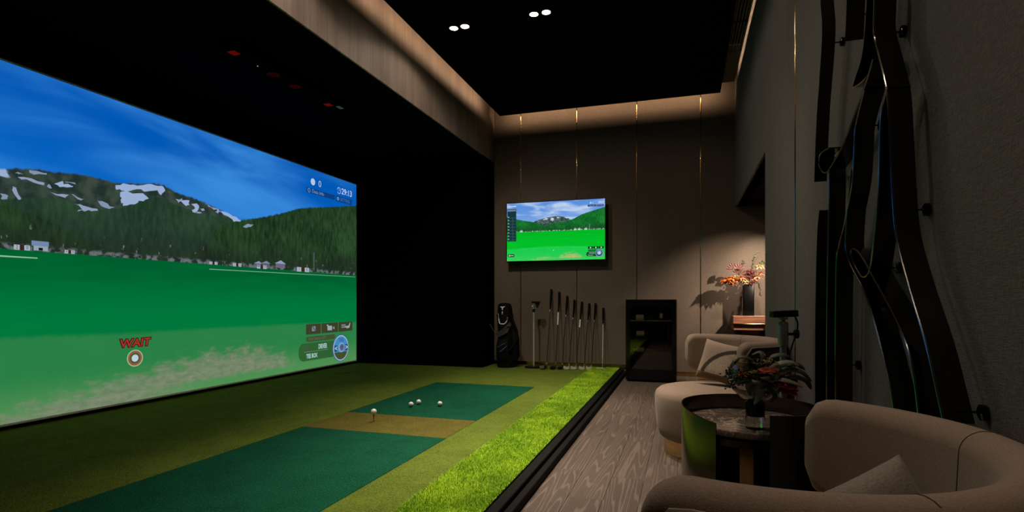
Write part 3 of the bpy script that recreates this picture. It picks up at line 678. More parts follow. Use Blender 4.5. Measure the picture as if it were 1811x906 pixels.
# ================================================================== METAL SENSOR STAND by the wall
st = thing('sensor_stand', 'slim steel pole stand on round base beside the golf bag', 'stand', (-2.132, 7.86, TZ))
B().lathe([(.135, 0), (.135, .012), (.125, .017), (.02, .020)], 40).build('base', 'blackplastic', st, True)
B().lathe([(.013, .018), (.013, .83)], 16).build('pole', 'satin', st, True)
cl = B().box(-.018, .018, -.02, .02, .82, .87, .004, 1).build('clamp', 'blackplastic', st)
B().tube([(-.005, 0, .86), (-.012, 0, .90), (0, 0, .95)], .011, 10).ball((-.016, -.01, .905), .015, 2).build('swivel_arm', 'satin', cl, True)
B().box(-.028, .095, -.03, .03, .955, .983, .005, 2).build('sensor_head', 'blackplastic', st)
B().prism([(.02, -.012, .955), (.09, -.012, .955), (.06, -.012, .88), (.05, -.012, .88)], (0, .024, 0)).build('sensor_bracket', 'blackplastic', st)

# ================================================================== GOLF BAG
M['bag'] = plain('black_bag_cloth', (.0028, .0026, .0026), .7, bump=.5, spec=.10)
M['bagleather'] = plain('bag_brown_panel', (.020, .013, .010), .55, bump=.3)
bag = thing('golf_bag', 'black hooded golf stand bag with white trim in the corner', 'golf bag', (-2.555, 7.80, TZ))
def ell(cx, cy, z, a, b, n=20, p=2.4):
    o = []
    for k in range(n):
        t_ = 2*math.pi*k/n; c_, s_ = math.cos(t_), math.sin(t_)
        o.append(Vector((cx+a*math.copysign(abs(c_)**(2/p), c_), cy+b*math.copysign(abs(s_)**(2/p), s_), z)))
    return o
B().loft([ell(.01, 0, 0, .125, .11), ell(.01, 0, .03, .135, .12), ell(.01, .01, .30, .128, .12), ell(0, .03, .55, .120, .118), ell(-.02, .05, .74, .118, .115), ell(-.025, .06, .78, .116, .11)]).build('bag_body', 'bag', bag, True)
hood = B().loft([ell(-.025, .06, .76, .112, .106), ell(-.03, .07, .86, .108, .102), ell(-.035, .07, .925, .098, .09), ell(-.035, .07, .95, .075, .07), ell(-.035, .07, .957, .03, .03)]).build('rain_hood', 'bag', bag, True)
B().loft([ell(-.025, .055, .745, .124, .12), ell(-.025, .055, .785, .124, .12)]).build('top_cuff', 'blackplastic', bag, True)
pk = B().loft([ell(0, -.115, .10, .085, .03), ell(0, -.125, .14, .10, .05), ell(0, -.118, .34, .10, .05), ell(-.005, -.09, .42, .085, .03)]).build('front_pocket', 'bag', bag, True)
B().tube([(-.07, -.165, .30), (0, -.178, .345), (.05, -.172, .365)], .004, 6).build('pocket_zip', 'chrome', pk, True)
B().loft([ell(.135, 0, .10, .035, .07), ell(.16, 0, .16, .055, .085), ell(.15, .01, .44, .055, .085), ell(.12, .02, .56, .03, .06)]).build('side_pocket', 'bag', bag, True)
B().prism([(-.13, -.115, .50), (-.07, -.13, .45), (.07, -.125, .52), (.12, -.09, .64), (.10, -.09, .68), (.0, -.115, .58)], (0, .02, 0)).build('brown_panel', 'bagleather', bag)
tr = smooth_path([(-.095, -.052, .80), (-.088, -.060, .73), (-.065, -.075, .655), (-.03, -.085, .645), (.012, -.075, .65), (.045, -.060, .70), (.05, -.058, .75)], 5)
B().tube(tr, [.003]*6+[.008]*(len(tr)-12)+[.003]*6, 8).build('white_trim', 'white', bag, True)
B().prism([(-.075, -.046, .905), (-.045, -.049, .885), (-.037, -.051, .850), (-.029, -.051, .850), (-.021, -.049, .885), (.01, -.046, .905), (-.020, -.049, .905), (-.033, -.050, .898), (-.046, -.049, .905)], (0, .01, 0)).build('white_emblem', 'white', hood)
B().prism([(-.040, -.054, .83), (-.026, -.054, .83), (-.028, -.054, .785), (-.038, -.054, .785)], (0, .008, 0)).build('white_emblem', 'white', hood)
B().tube(smooth_path([(.09, -.03, .78), (.15, -.06, .66), (.20, -.05, .52), (.185, -.08, .38), (.10, -.13, .26), (.0, -.16, .20)], 6), .016, 8).build('carry_strap', 'bag', bag, True)
B().tube([(-.15, -.08, .53), (-.215, -.10, .645)], .006, 8).build('stand_leg', 'chrome', bag, True)
B().tube([(-.03, -.172, .24), (.075, -.165, .325)], .005, 8).build('stand_leg', 'chrome', bag, True)
B().box(.06, .11, -.13, -.115, .615, .635, .003, 1).build('buckle', 'chrome', bag)

# ================================================================== WINE COOLER
def tinted_glass():
    t = NT('tinted_glass'); g = t.t.nodes.new('ShaderNodeBsdfGlossy'); g.inputs['Roughness'].default_value = .03; g.inputs['Color'].default_value = (.9, .9, .9, 1)
    tr = t.t.nodes.new('ShaderNodeBsdfTransparent'); tr.inputs[0].default_value = (.88, .86, .82, 1)
    fr_ = t.t.nodes.new('ShaderNodeFresnel'); fr_.inputs[0].default_value = 1.5
    m = t.t.nodes.new('ShaderNodeMixShader'); t.t.links.new(fr_.outputs[0], m.inputs[0]); t.t.links.new(tr.outputs[0], m.inputs[1]); t.t.links.new(g.outputs[0], m.inputs[2])
    t.t.links.new(m.outputs[0], t.out.inputs[0]); return t.m
M['tint'] = tinted_glass()
wc = thing('wine_cooler', 'black glass fronted wine cooler against the back wall', 'wine cooler', (-.742, 7.40, 0))
WX, WY, WZ = .645, .70, 1.087
cb = B().box(0, .02, .03, WY, .02, WZ).box(WX-.02, WX, .03, WY, .02, WZ).box(.02, WX-.02, .03, WY, WZ-.02, WZ).box(.02, WX-.02, .03, WY, .02, .14).box(.02, WX-.02, WY-.02, WY, .14, WZ-.02).build('cabinet', 'blackplastic', wc)
B().box(.02, WX-.02, .05, WY-.03, 0, .02).build('plinth', 'black', wc)
for z in (.36, .58, .80): B().box(.02, WX-.02, .06, WY-.03, z, z+.012).build('shelf', 'chrome' if z == .80 else 'black', wc)
df = B().box(0, .055, 0, .028, .03, WZ).box(WX-.055, WX, 0, .028, .03, WZ).box(.055, WX-.055, 0, .028, WZ-.09, WZ).box(.055, WX-.055, 0, .028, .03, .165).build('door', 'gloss', wc)
B().box(.055, WX-.055, .010, .018, .165, WZ-.09).build('glass_pane', 'tint', df)
B().box(WX-.10, WX-.088, -.014, 0, .45, .75, .003, 1).build('handle', 'gloss', df)
M['bottle'] = plain('green_bottle_glass', (.012, .03, .014), .08)
M['paperlabel'] = plain('cream_bottle_label', (.80, .74, .60), .7)
def bottle(x, y, z, lying, lb):
    t = thing('bottle', lb, 'bottle', (x, y, z), group='bottles in the wine cooler')
    m = Matrix.Translation((0, 0, .037)) @ Matrix.Rotation(R(90), 4, 'Y') if lying else Matrix.Identity(4)
    k = 1 if lying else .62
    B().lathe([(.034*k, 0), (.037*k, .006), (.037*k, .19*k), (.030*k, .215*k), (.014*k, .24*k), (.013*k, .30*k), (.015*k, .302*k), (.015*k, .31*k)], 20, mat=m).build('glass_body', 'bottle', t, True)
    B().lathe([(.0375*k, .05*k), (.0375*k, .15*k)], 20, mat=m, cap=False).build('paper_label', 'paperlabel', t, True)
bottle(.08-.742, 7.40+.075, .812, True, 'bottle with cream label lying on the top cooler shelf')
bottle(.455-.742, 7.40+.065, .812, False, 'small bottle standing on the top cooler shelf')
bottle(.08-.742, 7.40+.16, .592, True, 'dark bottle lying on the middle cooler shelf')
bottle(.08-.742, 7.40+.16, .372, True, 'dark bottle lying on the lowest cooler shelf')

# ================================================================== ALCOVE CONSOLE, VASE, FLOWERS
def red_wood():
    t = NT('reddish_wood'); n_ = t.noise(t.vmul(t.coord(), (3, 40, 40)), 1, 4)
    return t.pbr(t.mx(t.step(.3, .7, n_), (.16, .062, .035), (.34, .15, .09)), .38, 0, spec=.4)
M['redwood'] = red_wood()
cn = thing('console_table', 'reddish wood console table with brass edge in the alcove', 'console table', (.611, 7.70, 0))
B().box(0, 1.5, 0, .40, .775, .872, .004, 1).build('table_top', 'redwood', cn)
B().box(-.003, 1.5, -.006, .40, .757, .774, .002, 1).build('brass_edge', 'brass', cn)
B().box(.004, 1.36, .03, .38, .683, .756, .012, 3).build('drawer', 'redwood', cn)
B().box(.385, .425, -.004, .03, 0, .757, .003, 1).build('leg', 'brass', cn)
B().box(1.42, 1.46, -.004, .03, 0, .757, .003, 1).build('leg', 'brass', cn)
B().box(.14, .36, .34, .38, 0, .683).build('back_panel', 'redwood', cn)
M['vase'] = plain('black_ceramic', (.002, .002, .002), .35, spec=.2)
vs = thing('tall_vase', 'tall black square vase standing on the alcove console', 'vase', (.815, 7.90, .872))
B().loft([ell(0, 0, 0, .066, .066, 24, 8), ell(0, 0, .006, .069, .069, 24, 8), ell(0, 0, .40, .069, .069, 24, 8), ell(0, 0, .405, .066, .066, 24, 8), ell(0, 0, .405, .058, .058, 24, 8), ell(0, 0, .30, .058, .058, 24, 8)]).build('vase_body', 'vase', vs, True)
rgb = lambda n, c, **k: plain(n, c, .6, 0, .18, 25, **k)
M['orange'] = rgb('orange_petals', (.62, .17, .025)); M['peach'] = rgb('peach_petals', (.50, .19, .085)); M['maroon'] = rgb('maroon_petals', (.10, .010, .012))
M['cream'] = rgb('cream_petals', (.62, .46, .20)); M['mauve'] = rgb('dried_mauve', (.13, .05, .045)); M['leaf'] = rgb('green_leaves', (.065, .095, .028)); M['lime'] = rgb('lime_buds', (.34, .34, .06))
M['greyleaf'] = rgb('grey_green_leaf', (.16, .17, .13)); M['darkleaf'] = rgb('dark_green_leaf', (.022, .042, .022)); M['berry'] = rgb('blue_black_berry', (.022, .017, .026)); M['redpetal'] = rgb('red_petals', (.36, .030, .025)); M['coral'] = rgb('coral_petals', (.72, .15, .06)); M['stem'] = rgb('brown_stem', (.05, .04, .02))
fr_rng = random.Random(5)
def petals(b, c, rad, n, up=.5, width=.35, curl=.3, dirv=(0, 0, 1), jitter=.25):
    """a flower head: n curved petal strips around c"""
    r = fr_rng; D = Vector(dirv).normalized(); Xv = D.orthogonal().normalized(); Yv = D.cross(Xv)
    for i in range(n):
        a = 6.283*i/n*(1+.0) + r.uniform(-.4, .4); el = r.uniform(up-.5, up+.5)
        o = (Xv*math.cos(a)+Yv*math.sin(a)); ln = rad*r.uniform(1-jitter, 1+jitter); side = D.cross(o).normalized()*ln*width*.5
        pts = []
        for f, wv in ((0, .35), (.4, 1), (.75, .8), (1, .1)):
            p = Vector(c) + o*ln*f*math.cos(el) + D*ln*(f*math.sin(el) - curl*f*f)
            pts.append((p-side*wv, p+side*wv))
        for (p, q), (s_, t_) in zip(pts, pts[1:]): b.quad([p, q, t_, s_])
    return b
def leafblade(b, pts, wmax, n=6, flat=(0, 0, 1)):
    P = smooth_path(pts, n); m = len(P)
    prev = None
    for i, p in enumerate(P):
        d = (P[min(i+1, m-1)]-P[max(i-1, 0)]).normalized(); side = d.cross(Vector(flat))
        if side.length < .05: side = d.cross(Vector((0, 1, 0)))
        side.normalize(); f = i/(m-1); wv = wmax*.5*(math.sin(math.pi*min(1, .08+f*.92))**.7)+.0004
        cur = (p-side*wv, p+Vector((0, 0, -wv*.25)), p+side*wv)
        if prev: b.quad([prev[0], prev[1], cur[1], cur[0]]); b.quad([prev[1], prev[2], cur[2], cur[1]])
        prev = cur
    return b
def solid(o, th=.0012):
    md = o.modifiers.new('thickness', 'SOLIDIFY'); md.thickness = th; return o

fb = thing('dried_bouquet', 'orange and burgundy dried flowers in the tall black vase', 'flowers', (.815, 7.90, 1.20))
sb_ = B()
for e in ((-.24, -.06, .17), (-.14, 0, .20), (-.05, -.03, .24), (.05, 0, .30), (.12, 0, .46), (.15, .02, .10), (-.16, .02, .30)):
    sb_.tube(smooth_path([(0, 0, -.05), (e[0]*.25, e[1]*.3, max(e[2]*.6, .10)), e], 4), .004, 6)
tag(sb_.build('stems', 'stem', fb, True), kind='stuff')
for c, rd, n, mt in (((-.26, -.05, .150), .10, 60, 'orange'), ((-.21, -.06, .165), .09, 50, 'orange'), ((-.29, -.02, .120), .075, 34, 'mauve'), ((-.20, -.05, .095), .065, 30, 'mauve'), ((-.24, -.07, .12), .07, 34, 'orange'),
                     ((-.10, -.05, .175), .075, 40, 'peach'), ((-.06, -.06, .135), .065, 32, 'cream'), ((-.13, -.06, .13), .06, 30, 'orange'), ((.10, -.02, .19), .075, 36, 'peach'), ((.15, 0, .23), .065, 30, 'peach'), ((.13, -.02, .32), .070, 40, 'cream'), ((.06, -.05, .14), .06, 30, 'peach'), ((.03, -.06, .11), .055, 30, 'maroon'), ((-.02, -.06, .105), .045, 24, 'cream'), ((0, -.03, .17), .07, 34, 'maroon')):
    solid(petals(B(), c, rd, n, .5, .30, .5).build('flower_head', mt, fb))
b = B()
for i in range(110): b.ball((.02+fr_rng.gauss(0, .036), -.03+fr_rng.gauss(0, .02), .235+fr_rng.gauss(0, .022)), .009, 1)
tag(b.build('berry_cluster', 'maroon', fb, True), kind='stuff')
b = B()
for i in range(60): b.ball((-.15+fr_rng.gauss(0, .032), -.04+fr_rng.gauss(0, .02), .15+fr_rng.gauss(0, .02)), .008, 1)
tag(b.build('bud_cluster', 'lime', fb, True), kind='stuff')
def fan(c, r, a0, a1):
    b = B(); n = 10
    ang = [R(a0+(a1-a0)*k/n) for k in range(n+1)]
    for k in range(n): b.quad([c, (c[0]+r*math.cos(ang[k]), c[1]+.01*(k % 2), c[2]+r*math.sin(ang[k])), (c[0]+r*math.cos(ang[k+1]), c[1]+.01*((k+1) % 2), c[2]+r*math.sin(ang[k+1])), (c[0], c[1]+.001, c[2]+.001)])
    return b
for c, r, a0, a1 in (((-.185, -.02, .29), .085, 80, 190), ((-.12, -.02, .285), .075, 20, 150), ((-.13, .0, .23), .07, 40, 170)):
    solid(fan(c, r, a0, a1).build('dried_leaf', 'mauve', fb))
for path in ([(.04, 0, .28), (.06, .01, .40), (.11, 0, .52)], [(.08, 0, .16), (.13, -.01, .06), (.145, -.02, -.06)], [(.12, 0, .34), (.16, 0, .38), (.20, 0, .36)]):
    sp = B().tube(smooth_path(path, 5), .0025, 5).build('twig', 'stem', fb, True); b = B()
    for p in smooth_path(path, 9)[3:]:
        for q in range(2):
            dv = Vector((fr_rng.uniform(-1, 1), fr_rng.uniform(-.6, .6), fr_rng.uniform(-.6, 1))).normalized()*fr_rng.uniform(.018, .030)
            leafblade(b, [p, p+dv*.5+Vector((0, 0, .002)), p+dv], .014, 2)
    tag(solid(b.build('leaflets', 'leaf', sp)), kind='stuff')
# alcove spotlights
def alc(x, y, tgt, pw, ang, lb, size=.02):
    t = thing('alcove_downlight', lb, 'ceiling light', (x, y, HZ), group='alcove spotlights')
    B().lathe([(.035, -.012), (.045, -.010), (.045, -.001), (.03, -.001)], 24).build('bezel', 'blackplastic', t, True)
    B().lathe([(.001, -.014), (.026, -.0125)], 20).build('lens', 'lens', t, True)
    spot(t, (0, 0, -.03), tgt, pw, ang, 1.0, size, (1, .80, .62)); return t
alc(1.75, 6.55, (.75, 7.9, 1.25), 520, 50, 'small spotlight lighting the alcove flowers, out of view')
alc(1.05, 7.55, (.95, 8.1, 1.0), 130, 75, 'small spotlight washing the alcove back wall, out of view')

# ================================================================== BARREL ARMCHAIRS
M['taupe'] = fabric('taupe_wool', (.285, .210, .160), vary=.22)
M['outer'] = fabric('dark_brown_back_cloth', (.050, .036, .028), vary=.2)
M['pipe'] = plain('taupe_piping', (.24, .19, .15), .8)
M['cushplain'] = fabric('blush_linen', (.33, .25, .20), vary=.15)
M['boucle'] = fabric('cream_boucle', (.36, .30, .22), scale=160, vary=.35, bstr=1.0)
M['velvetbrown'] = fabric('ochre_velvet', (.14, .085, .040), sheen=.3)
M['greycush'] = fabric('grey_slub_linen', (.25, .21, .18), scale=260, vary=.3)
A0, A1 = -87, 96
def back_section(a, Ro=.468, th=.092, zb0=.555, zt0=.815, n=6):
    """closed cross-section (in radius/height) of the backrest at angle a degrees"""
    e = min(a-A0, A1-a)*math.pi/180*Ro; rc = .07
    cut = 0 if e >= rc else rc - math.sqrt(max(0, rc*rc-(rc-e)**2))
    zt = zt0 - cut*.8; mid = max(0, math.cos(R(a)*.92)); zb = zb0 - .12*mid + cut*.9
    t2 = th*(1 if e > .04 else .62+.38*math.sqrt(max(0, 1-(1-e/.04)**2)))
    Rc = Ro-th/2; pts = []; rr = t2*.48
    for cz, cr, a0 in ((zt-rr, t2/2-rr, 0), (zt-rr, -t2/2+rr, 90), (zb+rr, -t2/2+rr, 180), (zb+rr, t2/2-rr, 270)):
        for k in range(n+1):
            t_ = R(a0+90*k/n); z = cz+rr*math.sin(t_); r = Rc+cr+rr*math.cos(t_) + .05*(z-.65); pts.append((r, z))
    return pts
def arc_pt(r, z, a): return Vector((r*math.cos(R(a)), r*math.sin(R(a)), z))
def armchair(name_label, loc, rz, zt0):
    t = thing('barrel_armchair', name_label, 'armchair', loc, rz, group='taupe barrel armchairs')
    B().lathe([(.325, 0), (.325, .11), (.29, .112)], 56).build('base_band', 'brass', t, True)
    B().lathe([(.29, .113), (.358, .113), (.368, .122), (.390, .20), (.402, .32), (.402, .395), (.394, .425), (.370, .446), (.33, .456), (.18, .462), (.01, .464)], 64, (.015, 0, 0)).build('seat', 'taupe', t, True)
    st_ = [A0+.01] + [A0+(A1-A0)*((k+.0)/64) for k in range(1, 64)] + [A1-.01]
    extra = [A0+d_ for d_ in (.4, 1, 1.8)]; st_ = sorted(set(st_ + extra + [-x_ for x_ in extra]))
    bk = B().loft([[arc_pt(r, z, a) for r, z in back_section(a, zt0=zt0)] for a in st_]).build('backrest', 'taupe', t, True)
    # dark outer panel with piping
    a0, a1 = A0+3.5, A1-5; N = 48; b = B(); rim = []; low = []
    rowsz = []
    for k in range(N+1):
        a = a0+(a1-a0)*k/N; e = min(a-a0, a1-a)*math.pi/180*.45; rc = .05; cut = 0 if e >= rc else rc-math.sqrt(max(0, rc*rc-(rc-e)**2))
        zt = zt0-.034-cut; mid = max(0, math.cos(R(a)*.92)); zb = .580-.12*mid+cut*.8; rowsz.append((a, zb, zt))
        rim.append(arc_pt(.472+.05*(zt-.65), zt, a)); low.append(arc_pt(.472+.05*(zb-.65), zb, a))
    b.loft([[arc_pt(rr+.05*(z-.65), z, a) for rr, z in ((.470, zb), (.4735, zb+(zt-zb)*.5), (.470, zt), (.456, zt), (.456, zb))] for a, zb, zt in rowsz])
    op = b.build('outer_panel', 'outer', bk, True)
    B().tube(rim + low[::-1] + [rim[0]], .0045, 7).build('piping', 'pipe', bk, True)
    for a in (-38, 38):
        b = B(); sec = back_section(a, zt0=zt0); b.tube([arc_pt(r, z, a) for r, z in sec[4:22]], .0013, 5); b.build('seam', 'outer', bk, True)
    # brass band carrying the back
    b = B(); ang = [A0+12+(A1-A0-24)*k/40 for k in range(41)]
    b.loft([[arc_pt(r, z, a) for r, z in ((.392, .455), (.407, .455), (.407, .585-.12*max(0, math.cos(R(a)*.92))), (.392, .585-.12*max(0, math.cos(R(a)*.92))))] for a in ang]); b.build('brass_band', 'brass', t)
    return t
armchair('far taupe barrel armchair beside the wine cooler, holding the striped cushion', (.183, 4.13, 0), R(17), .815)
nc = armchair('near taupe barrel armchair in the foreground with a grey cushion', (.150, 1.31, 0), R(-30), .808); nc.scale = (1.045, 1.045, 1)

def cushion_mesh(w_, h_, th, n=16):
    """soft square cushion standing in the x/z plane, centred"""
    V = []; F = []
    for side in (1, -1):
        off = len(V)
        for i in range(n+1):
            for j in range(n+1):
                a, b = -1+2*i/n, -1+2*j/n
                px = a*(1-.07*(1-b*b)*-1*.0 - .06*(1-abs(b))*0); pinch = 1-.10*(1-(abs(a)*abs(b))) 
                x_ = a*w_/2*(1-.08*(1-b*b)*abs(a)**3); z_ = b*h_/2*(1-.08*(1-a*a)*abs(b)**3)
                bul = max(0, (1-a**4)*(1-b**4))**.5
                V.append((x_, side*th/2*bul, z_))
        for i in range(n):
            for j in range(n):
                q = [off+i*(n+1)+j, off+(i+1)*(n+1)+j, off+(i+1)*(n+1)+j+1, off+i*(n+1)+j+1]
                F.append(q if side < 0 else q[::-1])
    return V, F
def cushion(label, loc, rot, w_, h_, th, zones, group):
    """zones: list of (name, material, test(x,z)) front fabric pieces in order"""
    t = thing('cushion', label, 'cushion', loc, 0, group=group); t.rotation_euler = rot
    V, F = cushion_mesh(w_, h_, th, 60)
    done = set()
    for nm, mt, test in zones:
        ids = [k for k, f in enumerate(F) if k not in done and test(sum(V[i][0] for i in f)/4/w_*2, sum(V[i][2] for i in f)/4/h_*2, sum(V[i][1] for i in f))]; done |= set(ids); fs = [F[k] for k in ids]
        b = bmesh.new(); idx = {}
        for f in fs:
            for i in f:
                if i not in idx: idx[i] = b.verts.new(V[i])
            b.faces.new([idx[i] for i in f])
        bmesh.ops.remove_doubles(b, verts=b.verts[:], dist=1e-5)
        q = B(); q.bm.free(); q.bm = b; q.build(nm, mt, t, True, fix=False)
    return t
def orient(o, c, x, z):
    X = Vector(x).normalized(); Yv = Vector(z).cross(X).normalized(); Z = X.cross(Yv); m = Matrix((X, Yv, Z)).transposed().to_4x4(); m.translation = Vector(c)
    o.matrix_world = m; return o
orient(cushion('blush and cream cushion with dark stripe on the far armchair', (0, 0, 0), (0, 0, 0), .34, .30, .12,
        [('velvet_edge', 'velvetbrown', lambda a, b, y: b < -.66 and y < 0), ('dark_stripe', 'outer', lambda a, b, y: y < 0 and .96 < math.hypot(a-1.0, b+1.0)/1.62 < 1.07), ('boucle_panel', 'boucle', lambda a, b, y: y < 0 and math.hypot(a-1.0, b+1.0)/1.62 <= .96), ('plain_panel', 'cushplain', lambda a, b, y: True)], 'armchair cushions'),
       (.262, 4.24, .625), (.82, -.52, -.15), (.03, .32, .94))
orient(cushion('grey slub linen cushion lying in the near armchair', (0, 0, 0), (0, 0, 0), .31, .27, .11, [('cover', 'greycush', lambda a, b, y: True)], 'armchair cushions'),
       (.355, 1.265, .582), (.85, .40, .34), (.25, .35, .9))

# ================================================================== MARBLE SIDE TABLE
def marble():
    t = NT('brown_marble'); co = t.coord()
    w1 = t.noise(t.vadd(co, (3.1, 1.7, 0)), 4.5, 6, .6, 1.2); v1 = t.m_('ABSOLUTE', t.sub(w1, .5)); vein = t.step(.018, .0, v1)
    w2 = t.noise(t.vadd(co, (9, 4, 2)), 14, 5, .65, .8); v2 = t.step(.03, .0, t.m_('ABSOLUTE', t.sub(w2, .5)))
    base = t.mx(t.step(.3, .7, t.noise(co, 22, 5, .7)), (.050, .038, .032), (.15, .115, .095))
    c = t.mx(t.mul(vein, .75), base, (.50, .42, .34)); c = t.mx(t.mul(v2, .35), c, (.36, .29, .23))
    return t.pbr(c, .12, 0, spec=.5)
M['marble'] = marble()
TX, TY = .300, 2.865
stb = thing('side_table', 'round side table of curved smoked metal around a brown marble top', 'side table', (TX, TY, 0))
RZ = .56
secs = []
for k in range(81):
    f = k/80; a = -81 + 319*f; rz = .587 - .012*min(1, f/.25) - (.045*((f-.75)/.25)**1.6 if f > .75 else 0)
    p0, p1 = arc_pt(.306, 0, a), arc_pt(.313, 0, a)
    secs.append([p0, p1, p1+Vector((0, 0, rz)), p0+Vector((0, 0, rz))])
B().loft(secs).build('curved_shell', 'shell', stb, True)
mt_ = B().lathe([(.01, .467), (.280, .467), (.291, .475), (.291, .495), (.287, .500), (.01, .500)], 64).build('marble_top', 'marble', stb, True)
B().lathe([(.20, .430), (.294, .433), (.296, .463), (.20, .466)], 64).build('metal_rim', 'bronze', stb, True)
B().box(-.05, .02, -.03, .03, .02, .430, .004, 1).build('column', 'brass', stb)
B().lathe([(.22, 0), (.22, .018), (.20, .02)], 48, (.01, .02, 0)).build('base_plate', 'bronze', stb, True)

# bowl vase on the table
def glassm(name, col, rough=.02):
    t = NT(name); return t.pbr(col, rough, 0, trans=1.0, ior=1.45)
M['glass'] = glassm('smoke_glass', (.55, .52, .46)); M['clear'] = glassm('clear_glass', (.95, .97, .95))
gv = thing('bowl_vase', 'round smoky glass bowl vase on a black and clear glass foot', 'vase', (.306, 2.69, .500))
B().lathe([(.040, 0), (.040, .055), (.039, .058)], 36).build('clear_foot', 'clear', gv, True)
B().lathe([(.040, .0585), (.041, .065), (.041, .12), (.030, .128)], 36).build('black_neck', 'gloss', gv, True)
B().lathe([(.030, .1285), (.060, .137), (.098, .175), (.115, .225), (.112, .270), (.092, .305), (.088, .305), (.108, .270), (.111, .225), (.094, .178), (.058, .141), (.03, .134)], 44).build('glass_bowl', 'glass', gv, True)
tb = thing('table_bouquet', 'dark leafy bouquet with berries and red flowers on the side table', 'flowers', (.312, 2.69, .690)); tb.scale = (.88, .84, .66)
b = B()
for i in range(11):
    a = fr_rng.uniform(0, 6.28); q = fr_rng.uniform(.03, .09); b.tube(smooth_path([(.02*math.cos(a+2), .02*math.sin(a+2), -.075), (q*.5*math.cos(a), q*.5*math.sin(a), .0), (q*math.cos(a), q*math.sin(a), .09)], 3), .003, 5)
tag(b.build('stems', 'leaf', tb, True), kind='stuff')
for c, n, sp_ in (((-.105, -.05, .045), 70, .026), ((-.06, -.07, .06), 60, .028), ((-.125, -.02, .075), 30, .02), ((-.075, -.03, .10), 36, .022), ((-.135, -.03, .105), 10, .012)):
    b = B()
    for i in range(n): b.ball((c[0]+fr_rng.gauss(0, sp_), c[1]+fr_rng.gauss(0, sp_*.8), c[2]+fr_rng.gauss(0, sp_)), .0065, 1)
    tag(b.build('berry_cluster', 'berry', tb, True), kind='stuff')
for c, rd, n, mt in (((-.075, -.085, .085), .032, 26, 'orange'), ((-.02, -.06, .10), .030, 20, 'lime'), ((.03, -.07, .115), .036, 18, 'coral'), ((.075, -.05, .12), .030, 16, 'coral'), ((.125, -.03, .06), .045, 18, 'redpetal'), ((.16, -.02, .03), .048, 18, 'redpetal'), ((.13, -.07, -.01), .050, 20, 'redpetal'), ((.09, -.08, .04), .036, 16, 'redpetal'), ((.155, .0, .085), .036, 16, 'redpetal')):
    solid(petals(B(), c, rd, n, .6, .22 if mt in ('orange', 'lime') else .7, .3, (0, -.5, 1)).build('flower_head', mt, tb))
b = B()
for i in range(44): b.ball((.045+fr_rng.gauss(0, .018), -.03+fr_rng.gauss(0, .012), .175+fr_rng.gauss(0, .014)), .004, 1)
tag(b.build('bud_cluster', 'lime', tb, True), kind='stuff')
lv = [([(0, -.04, .02), (-.01, -.10, .06), (.0, -.13, -.02), (-.025, -.12, -.10)], .045, 'greyleaf'), ([(.02, -.03, .06), (.05, -.09, .10), (.03, -.10, .06), (.085, -.10, .01)], .035, 'greyleaf'),
      ([(.03, -.02, .10), (.10, -.03, .165), (.16, -.02, .175), (.21, .0, .13)], .036, 'greyleaf'), ([(.03, -.02, .08), (-.03, -.02, .185), (-.08, -.02, .20), (-.11, -.02, .14)], .022, 'darkleaf'),
      ([(.04, 0, .10), (.08, .01, .205), (.14, .02, .215), (.165, .02, .16)], .034, 'darkleaf'), ([(.05, -.02, .09), (.13, -.04, .13), (.20, -.03, .115), (.25, -.02, .05)], .040, 'darkleaf'),
      ([(.07, -.03, .06), (.15, -.05, .085), (.22, -.04, .06), (.245, -.03, .00)], .042, 'darkleaf'), ([(.06, -.05, .04), (.10, -.10, .07), (.16, -.10, .05), (.20, -.09, .02)], .034, 'greyleaf'),
      ([(.0, -.02, .08), (.03, -.01, .19), (.02, .02, .235), (-.02, .03, .21)], .026, 'darkleaf'), ([(.04, -.05, .03), (.03, -.115, .03), (.07, -.12, -.03), (.05, -.11, -.08)], .030, 'darkleaf'),
      ([(-.02, -.04, .03), (-.05, -.10, .02), (-.04, -.10, -.05)], .024, 'leaf'), ([(.06, -.02, .07), (.12, -.01, .15), (.19, .0, .16), (.225, .01, .12)], .034, 'darkleaf'), ([(.03, -.04, .05), (.02, -.11, .085), (.06, -.13, .05)], .036, 'leaf')]
for p, wv, mt in lv:
    b = leafblade(B(), p, wv, 6, (0, -.6, .8)); bmesh.ops.remove_doubles(b.bm, verts=b.bm.verts[:], dist=1e-5)
    solid(b.build('leaf', mt, tb, True))

# ================================================================== TRACKING CAMERA ON POLE STAND
M['grey'] = plain('grey_metal', (.26, .28, .27), .38, .6)
ps = thing('camera_stand', 'grey pole stand with black tracking camera behind the side table', 'camera stand', (.516, 3.30, 0))
B().lathe([(.13, 0), (.13, .012), (.12, .018), (.02, .022)], 36).build('base', 'gloss', ps, True)
B().lathe([(.017, .02), (.017, .83)], 20).build('pole', 'grey', ps, True)
cr = B().lathe([(.025, .83), (.027, .835), (.027, .955), (.023, .96)], 20).build('collar', 'grey', ps, True)
B().lathe([(.008, 0), (.008, .03), (.022, .032), (.024, .038), (.024, .055), (.02, .058)], 16, mat=Matrix.Translation((.02, 0, .895)) @ Matrix.Rotation(R(90), 4, 'Y')).build('knob', 'blackplastic', cr, True)
B().lathe([(.012, .96), (.012, .972), (.026, .976), (.026, .984)], 20).build('swivel', 'grey', ps, True)
cm = B().box(-.062, .068, -.035, .035, -.018, .018, .006, 2).build('tracking_camera', 'blackplastic', ps, loc=(0, 0, 1.005)); cm.rotation_euler = (0, R(-3), R(10))
B().tube(smooth_path([(.055, .02, 1.0), (.075, .03, .96), (.07, .02, .90), (.045, .02, .82), (.03, .01, .72), (.03, .01, .30), (.04, .02, .03)], 6), .0045, 7).build('cable', 'blackplastic', ps, True)

